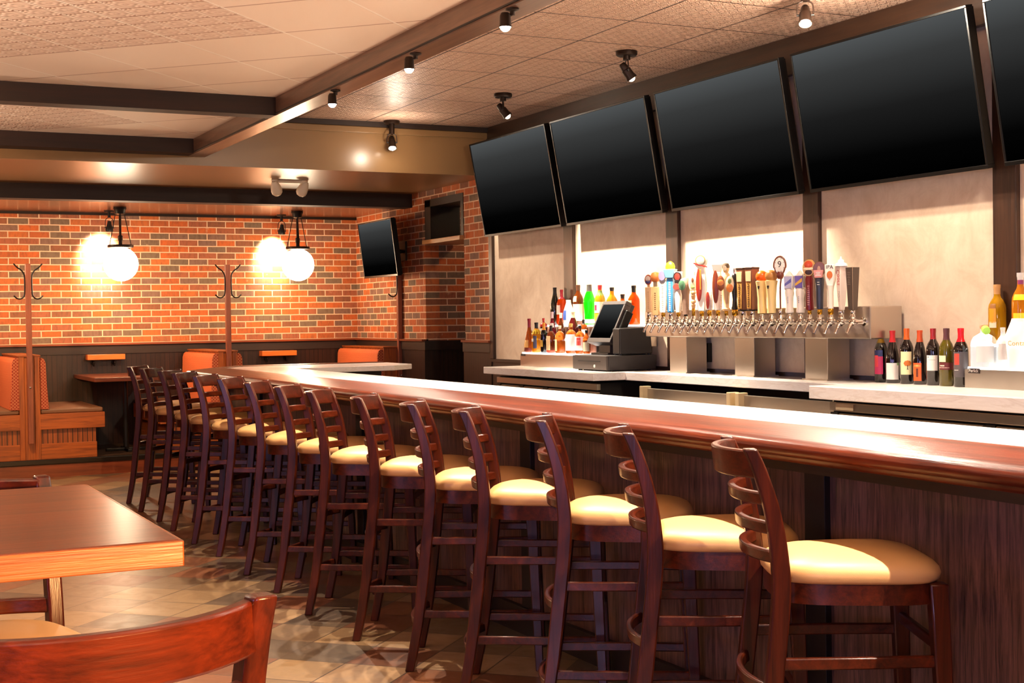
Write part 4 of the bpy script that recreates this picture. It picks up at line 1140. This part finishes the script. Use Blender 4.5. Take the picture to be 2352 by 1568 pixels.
t = handle_thing(22, 'white three-sided tap handle with a snowy peak and red vertical lettering'); ferrule(t, 'chrome', .03, .02)
b = B(); b.loft([[(-.016, .0, z), (.014, -.5 * w, z), (.014, .5 * w, z)] for w, z in ((.04, .028), (.062, .12), (.09, .3), (.086, .33))]); b.build('blade', paint('#f3e2d2', .35), t, True, .002)
turned(t, 'snow_peak', paint('#fbf4ee', .3), [(.001, .322), (.046, .328), (.042, .345), (.024, .352), (.022, .368), (.008, .375), (.004, .392), (.001, .394)], .6, 1, 9)
def slant(u, v): return (-.0012 + abs(.02 + v) * .0 - .004 + (.02 + v) * .62, .02 + v, .21 + u)
text_mesh('Coors', .042, lambda u, v: (-.0175 + (.021 + v) * .72, .021 + v, .25 - u), 'lettering', 'red_ink', t); text_mesh('LIGHT', .026, lambda u, v: (-.0175 + (.014 + v) * .9, .014 + v, .12 - u), 'lettering', paint('#b7a79c'), t)
t = handle_thing(23, 'dark grey square tap handle with bright metal edges, last at the wine end', 4); ferrule(t, 'chrome', .028, .016)
tapered(t, 'shaft', paint('#4d4038', .35), .044, .066, .044, .066, .028, .315, .002)
b = B(); b.hexa([(-.0235, -.0235, .028), (-.0215, -.0235, .028), (-.0215, -.0215, .028), (-.0235, -.0215, .028), (-.0345, -.0345, .315), (-.0315, -.0345, .315), (-.0315, -.0315, .315), (-.0345, -.0315, .315)]); b.build('metal_edge', 'chrome', t, False); dashes(t, paint('#9a8a7a'), -.034, .2, .28, 8, .03, .002)

# ------------------------------------------------------------------ bottles
FACE = math.atan2(-.78, -.62)     # direction labels face: towards the stools and the room
def curved_patch(rf, z0, z1, a0, a1, n=10, lift=.0012):
    """strip of label lying on the bottle; rf(z) is its radius"""
    b = B(); zs = [z0 + (z1 - z0) * k / 4 for k in range(5)]
    rows = [[b._v(((rf(z) + lift) * math.cos(a0 + (a1 - a0) * j / n), (rf(z) + lift) * math.sin(a0 + (a1 - a0) * j / n), z)) for j in range(n + 1)] for z in zs]
    for p, q in zip(rows, rows[1:]):
        for j in range(n): b.bm.faces.new((p[j], p[j + 1], q[j + 1], q[j]))
    return b
PROF = {
    'bordeaux': [(0, 0), (.9, 0), (1, .02), (1, .6), (.96, .66), (.78, .73), (.5, .79), (.39, .83), (.37, .9), (.4, .96), (.4, 1), (0, 1)],
    'burgundy': [(0, 0), (.92, 0), (1, .02), (1, .44), (.9, .56), (.68, .69), (.46, .79), (.37, .86), (.36, .95), (.39, .97), (.39, 1), (0, 1)],
    'liquor': [(0, 0), (.94, 0), (1, .02), (1, .6), (.94, .66), (.7, .73), (.45, .78), (.36, .82), (.34, .93), (.38, .95), (.38, 1), (0, 1)],
    'decanter': [(0, 0), (.9, 0), (1, .03), (.95, .25), (.8, .42), (.52, .6), (.36, .7), (.3, .78), (.3, .93), (.34, .95), (.34, 1), (0, 1)],
    'squat': [(0, 0), (.92, 0), (1, .04), (1, .5), (.95, .62), (.78, .71), (.45, .77), (.28, .8), (.26, .92), (.3, .94), (.3, 1), (0, 1)],
    'jug': [(0, 0), (.8, 0), (.95, .04), (1, .25), (.98, .45), (.78, .6), (.5, .72), (.34, .8), (.3, .93), (.36, .96), (.36, 1), (0, 1)],
    'cone': [(0, 0), (.72, 0), (.78, .02), (1, .62), (.98, .68), (.6, .92), (.5, .97), (.48, 1), (0, 1)],
    'white': [(0, 0), (.8, 0), (.9, .03), (1, .3), (.95, .5), (.7, .7), (.5, .84), (.42, .9), (.42, 1), (0, 1)],
    'green': [(0, 0), (.72, 0), (.78, .03), (.86, .3), (1, .55), (1, .6), (.72, .74), (.5, .82), (.42, .86), (.4, .95), (.4, 1), (0, 1)],
}
def bottle(label, cat, x, y, z, h, r, prof, g_mat, cap, capfrac=.16, labels=(), group=None, name=None, turn=0, extra=None):
    """labels: (colour, z0, z1, half-angle deg, turn deg)"""
    t = thing(name or 'liquor_bottle', label, cat, (x, y, z), R(turn), group)
    P = PROF[prof]
    def rf(zz):
        f = zz / h
        for (r0, f0), (r1, f1) in zip(P, P[1:]):
            if f0 <= f <= f1 and f1 > f0: return r * (r0 + (r1 - r0) * (f - f0) / (f1 - f0))
        return r
    B().lathe([(a * r, f * h) for a, f in P], n=22).build('glass_body', g_mat, t)
    if cap:
        zc = h * (1 - capfrac)
        pts = [(rf(zc) * 1.03, zc)] + [(a * r * 1.07, f * h) for a, f in P if f * h > zc and a > 0] + [(.001, h * 1.004)]
        B().lathe([(.001, zc)] + pts, n=18).build('capsule' if capfrac > .12 and prof in ('bordeaux', 'burgundy') else 'cap', cap, t)
    for (c, a0, a1, ha, tn) in labels:
        m = c if not isinstance(c, str) else (M[c] if c in M else paint(c, .55))
        f = FACE - R(turn) + R(tn)
        curved_patch(rf, a0 * h, a1 * h, f - R(ha), f + R(ha)).build('label_sticker', m, t)
    if extra: extra(t, rf, h)
    return t

def wrap(rf, face, lift, zc):
    return lambda u, v: ((rf(zc + v) + lift) * math.cos(face + u / rf(zc)), (rf(zc + v) + lift) * math.sin(face + u / rf(zc)), zc + v)
def tree(t, rf, h):
    """little orange tree printed on the cream label"""
    f = FACE + R(2); w = wrap(rf, f, .0022, .1)
    rnd = random.Random(3); b = B()
    blobs = [(0, .012, .011)] + [(.013 * math.cos(a), .013 + .009 * math.sin(a), .0075) for a in [k * PI / 4 for k in range(8)]]
    for cu, cv, rr in blobs:
        vs = [b._v(w(cu + rr * math.cos(2 * PI * k / 10), cv + rr * math.sin(2 * PI * k / 10))) for k in range(10)]
        b.bm.faces.new(vs)
    b.build('printed_tree', paint('#c26a22', .6), t, False)
    b = B(); vs = [b._v(w(u, v)) for u, v in ((-.0015, .004), (.0015, .004), (.002, -.018), (.007, -.021), (-.007, -.021), (-.002, -.018))]; b.bm.faces.new(vs); b.build('printed_trunk', 'label_text', t, False)

glass_dark = simple('dark_wine_glass', '#120a0a', .06, trans=0, coat=.5)
glass_olive = simple('olive_wine_glass', '#5d520f', .06, trans=.35, ior=1.35, coat=.4)
WG = 'row of wine bottles on the back counter'
def marks(specs):
    def f(t, rf, h):
        for (s_, size, zc, tn, mat, vert) in specs:
            face = FACE + R(tn); w = wrap(rf, face, .0024, zc * h)
            text_mesh(s_, size, (lambda u, v: w(-v, u)) if vert else (lambda u, v: w(u, v)), 'lettering', mat, t)
    return f
wines = [
    ('wine bottle with a gold capsule and a navy and magenta label', 'bordeaux', .036, paint('#c99a2c', .3), glass_dark, .24, [('#26305f', .5, .62, 40, -28), ('#bb2a5c', .16, .5, 42, -28), ('#d9424a', .3, .52, 20, -48)], None),
    ('wine bottle with a red capsule and a plain white label with a green seal', 'burgundy', .039, paint('#b01e22', .3), glass_dark, .22, [('#ece7df', .07, .385, 55, -8), ('#39376e', .4, .45, 14, -8), ('#6a9a5a', .34, .39, 9, 40)], None),
    ('wine bottle with an orange capsule and a cream label showing an orange tree', 'bordeaux', .0375, paint('#c5591c', .35), glass_dark, .2, [('#eadfae', .17, .585, 48, -12)], tree),
    ('wine bottle with an orange capsule and an orange label', 'burgundy', .0375, paint('#c04a20', .35), glass_dark, .215, [('#e0561c', .07, .4, 36, -30), ('#e8a15a', .33, .365, 30, -30), ('#5a2410', .14, .3, 10, -28)], None),
    ('wine bottle with a dark red capsule and a white label with small print', 'bordeaux', .037, paint('#8c1c20', .35), glass_dark, .19, [('#f0ebe2', .26, .53, 47, -18), ('#6a6058', .445, .45, 30, -18), ('#6a6058', .49, .51, 5, -48)], None),
    ('olive green wine bottle with a maroon capsule and a maroon band label', 'bordeaux', .039, paint('#4f2a2e', .45), glass_olive, .2, [('#e9e0bb', .42, .53, 30, -42), ('#5f1a1c', .285, .41, 62, -10), ('#e8d9c4', .315, .325, 42, -26), ('#e8d9c4', .345, .365, 20, -42)], None),
    ('wine bottle with a bright red capsule and a grey label with a red panel', 'bordeaux', .0385, paint('#d5101f', .25), glass_dark, .23, [('#4c4648', .17, .6, 62, -10), ('#cf3a2a', .38, .57, 21, -40), ('#cfc8c0', .285, .295, 18, -44)], None),
]
wy = [(5.328, 6.041, .292), (5.32, 5.937, .29), (5.314, 5.819, .302), (5.32, 5.724, .292), (5.311, 5.614, .302), (5.303, 5.508, .303), (5.29, 5.392, .304)]
for (lab, pf, r, cap, gm, cf, ls, ex), (x, y, h) in zip(wines, wy):
    bottle(lab, 'wine bottle', x, y, 1.03, h, r, pf, gm, cap, cf, ls, WG, 'wine_bottle', 0, ex)

LG = 'liquor bottles beside the register'
F, U, MT = 1.141, 1.358, 1.25
BLK = paint('#17120f', .35); AMB = glass('#b2561a', .55, .06); DKA = glass('#5a230c', .4, .06)
def liq(lab, x, y, z, h, r, pf, gm, cap, cf=.14, ls=(), ex=None): bottle(lab, 'liquor bottle', x, y, z, h, r, pf, gm, cap, cf, ls, LG, 'liquor_bottle', 0, ex)
# front step
liq('cognac bottle with a red neck and gold label at the end of the lit step', 5.165, 10.03, F, .272, .043, 'decanter', AMB, paint('#8a1f30', .35), .26, [('#d9a35a', .14, .36, 38, -40), ('#6a2410', .02, .13, 80, 0)])
liq('amber bottle with a yellow shoulder and black cap, next to the cognac', 5.165, 9.905, F, .24, .04, 'liquor', glass('#d88a1c', .5), BLK, .2, [('#e4c81f', .62, .76, 180, 0), ('#4a4a60', .14, .56, 22, -10), ('#e8e0d0', .36, .46, 20, -42)])
liq('slim black bottle with an orange neck wrap on the front step', 5.165, 9.775, F, .238, .029, 'liquor', glass_dark, paint('#e8962a', .4), .24, [('#c99a3a', .2, .42, 30, -40)])
liq('bottle with a tan label and red base band on the front step', 5.165, 9.655, F, .215, .038, 'squat', DKA, BLK, .2, [('#d9b98a', .1, .62, 36, -38), ('#b83a22', .02, .1, 90, 0)])
liq('amber bottle with a narrow cream label on the front step', 5.165, 9.51, F, .215, .04, 'squat', AMB, paint('#e8dcc4', .4), .12, [('#ecd6a6', .08, .5, 20, -46)])
liq('amber bottle with a large white label on the front step', 5.165, 9.33, F, .23, .044, 'squat', AMB, paint('#d9b25a', .4), .12, [('#f4f0ea', .1, .64, 62, -10)])
liq('amber bottle with a red and white label beside the register screen', 5.165, 9.19, F, .215, .04, 'squat', AMB, BLK, .12, [('#f0ece4', .12, .6, 60, -10), ('#c8382c', .3, .58, 24, -10)])
liq('small amber bottle partly hidden by the register stand', 5.165, 9.09, F, .18, .03, 'liquor', AMB, BLK, .12, [('#efe0b8', .12, .5, 50, 0)])
# middle step
liq('bottle with a dripping red wax cap on the middle step', 5.265, 9.97, MT, .165, .032, 'squat', DKA, paint('#b5201a', .3), .42, [('#ece4d6', .1, .5, 40, -20)])
liq('red bottle with a pink and white neck on the middle step', 5.265, 9.82, MT, .215, .034, 'decanter', glass('#7a1420', .4), paint('#e2b8b8', .4), .24, [('#f0e6de', .42, .58, 40, 0)])
liq('dark brown bottle with a white neck band on the middle step', 5.265, 9.675, MT, .205, .036, 'decanter', DKA, paint('#e9e0cc', .4), .2, [('#3a1a10', .3, .4, 60, 0), ('#e6dccb', .1, .25, 40, -20)])
liq('faceted dark red bottle with a pale stopper on the middle step', 5.265, 9.475, MT, .212, .042, 'jug', glass('#4c1212', .35), paint('#c9b49a', .5), .22)
liq('short amber bottle with a dark cap on the middle step', 5.265, 9.31, MT, .15, .034, 'squat', AMB, BLK, .25, [('#f2ead8', .1, .5, 50, 0)])
# top step
liq('tall dark green bottle with a black neck on the top step', 5.37, 9.965, U, .305, .039, 'burgundy', simple('deep_green_glass', '#23261c', .08, coat=.4), simple('dark_cap', '#1c1714', .4), .2)
liq('slim cream bottle at the end of the top step', 5.385, 10.02, U, .17, .02, 'liquor', paint('#e3c98f', .3), paint('#e8dcc0', .4), .2)
liq('orange liqueur bottle with a red cap on the top step', 5.37, 9.85, U, .285, .042, 'squat', glass('#d9480f', .5), paint('#b5283a', .35), .26, [('#f0dccb', .3, .56, 30, -40)])
liq('white bottle with a blue oval label on the top step', 5.37, 9.735, U, .2, .046, 'white', paint('#f3efe8', .3), paint('#e6e2de', .4), .12, [('#3f62b5', .2, .58, 26, -44)])
liq('brown bottle with a big cream label on the top step', 5.37, 9.575, U, .315, .042, 'bordeaux', glass('#5e2a0b', .45), paint('#4a2a16', .4), .14, [('#efe6bb', .1, .52, 70, -10), ('#e3cf97', .58, .72, 28, -40)])
liq('bright green liqueur bottle with a grey cap on the top step', 5.37, 9.40, U, .313, .048, 'green', simple('vivid_green_liqueur', '#12d60c', .1, trans=.25, ior=1.33, coat=.3, emit='#12d60c', es=.18), paint('#4a4744', .4), .17, [('#f4f2ea', .04, .14, 70, 0)])  # faint emission makes the green glow as if lit from the step
liq('yellow bottle with a green neck, red cap and cream label on the top step', 5.37, 9.235, U, .305, .042, 'bordeaux', glass('#c7a01c', .5), paint('#c02a34', .35), .12, [('#efe7d6', .3, .58, 70, -10), ('#8a2347', .36, .5, 20, -50), ('#e8c21f', .1, .28, 70, 0), ('#5a7a3a', .72, .86, 180, 0)])
liq('clear-necked amber bottle with a dark cap behind the register screen', 5.37, 9.055, U, .283, .044, 'liquor', glass('#d9931e', .6), paint('#2f2a26', .4), .1)
liq('bottle with a dark cap hidden behind the register screen', 5.37, 8.9, U, .228, .042, 'liquor', AMB, paint('#2b2725', .4), .14)
liq('orange-red liqueur bottle with a black cap beside the register screen', 5.37, 8.74, U, .288, .044, 'liquor', glass('#e2510b', .5), BLK, .17, [('#efd9a8', .5, .62, 30, -44), ('#7a1c10', .1, .42, 14, -56)])

# second display, at the edge of the view
RG = 'bottles on the lit display by the wine'
def rb(lab, x, y, z, h, r, pf, gm, cap, cf=.14, ls=(), ex=None): bottle(lab, 'liquor bottle', x, y, z, h, r, pf, gm, cap, cf, ls, RG, 'liquor_bottle', 0, ex)
CLR = simple('clear_bottle_glass', '#f2f5f4', .05, trans=.8, ior=1.3, emit=(1, 1, 1, 1), es=.12)  # slight emission added so the clear glass looks lit from below
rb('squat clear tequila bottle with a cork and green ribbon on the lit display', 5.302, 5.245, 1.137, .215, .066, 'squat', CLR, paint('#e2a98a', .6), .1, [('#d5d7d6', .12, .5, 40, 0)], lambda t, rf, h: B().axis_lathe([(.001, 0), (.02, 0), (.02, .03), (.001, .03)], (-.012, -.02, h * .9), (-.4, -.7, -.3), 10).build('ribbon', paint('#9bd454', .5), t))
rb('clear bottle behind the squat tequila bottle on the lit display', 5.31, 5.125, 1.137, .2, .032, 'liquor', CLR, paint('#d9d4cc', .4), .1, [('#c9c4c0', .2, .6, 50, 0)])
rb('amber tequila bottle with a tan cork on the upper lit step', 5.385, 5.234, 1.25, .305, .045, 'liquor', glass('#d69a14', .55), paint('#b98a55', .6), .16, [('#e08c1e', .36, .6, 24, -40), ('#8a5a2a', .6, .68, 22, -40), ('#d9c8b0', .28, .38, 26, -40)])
rb('frosted cone-shaped bottle with gold script on the lit display', 5.305, 5.02, 1.137, .245, .062, 'cone', simple('frosted_bottle_glass', '#efe6da', .5, trans=.3, emit=(1, .97, .93, 1), es=.12), paint('#efe9e0', .4), .06, (), marks([('Contad', .034, .5, -12, 'gold_ink', False)]))  # emission in the frosted glass stands in for the display's light
rb('ornate amber bottle with a faceted crystal stopper on the upper lit step', 5.39, 5.085, 1.25, .36, .043, 'liquor', glass('#d9821a', .5), simple('crystal_stopper', '#efe9e4', .15, trans=.4), .1, [('#e8b81f', .3, .44, 60, 0), ('#efd21c', .62, .7, 60, 0), ('#7a2a5a', .84, .9, 60, 0)])

# ------------------------------------------------------------------ world, camera, colour management
w = bpy.data.worlds.new('room_ambience'); scene.world = w; w.use_nodes = True
w.node_tree.nodes['Background'].inputs[0].default_value = (.9, .7, .5, 1)
w.node_tree.nodes['Background'].inputs[1].default_value = .02

cam = bpy.data.cameras.new('camera'); co = bpy.data.objects.new('camera', cam); COL.objects.link(co)
cam.sensor_width = 36; cam.sensor_fit = 'HORIZONTAL'; cam.lens = 36 * 3187.07 / 2352
cam.clip_start = .05; cam.clip_end = 60
yaw, pitch, roll = .46298134, -.01690747, -.01433768
fw = Vector((math.sin(yaw) * math.cos(pitch), math.cos(yaw) * math.cos(pitch), math.sin(pitch)))
rt = Vector((math.cos(yaw), -math.sin(yaw), 0)); up = rt.cross(fw)
r2 = rt * math.cos(roll) + up * math.sin(roll); u2 = up * math.cos(roll) - rt * math.sin(roll)
mw = Matrix(((r2.x, u2.x, -fw.x, 0), (r2.y, u2.y, -fw.y, 0), (r2.z, u2.z, -fw.z, 1.42), (0, 0, 0, 1)))
co.matrix_world = mw
scene.camera = co
scene.cycles.use_denoising = True
scene.cycles.max_bounces = 8
scene.cycles.diffuse_bounces = 4
scene.cycles.glossy_bounces = 4
scene.cycles.transmission_bounces = 6
scene.cycles.sample_clamp_indirect = 6
scene.cycles.caustics_reflective = False
scene.cycles.caustics_refractive = False
vs = scene.view_settings
vs.view_transform = 'Standard'; vs.look = 'None'; vs.gamma = 1; vs.use_curve_mapping = False
vs.exposure = 1.0
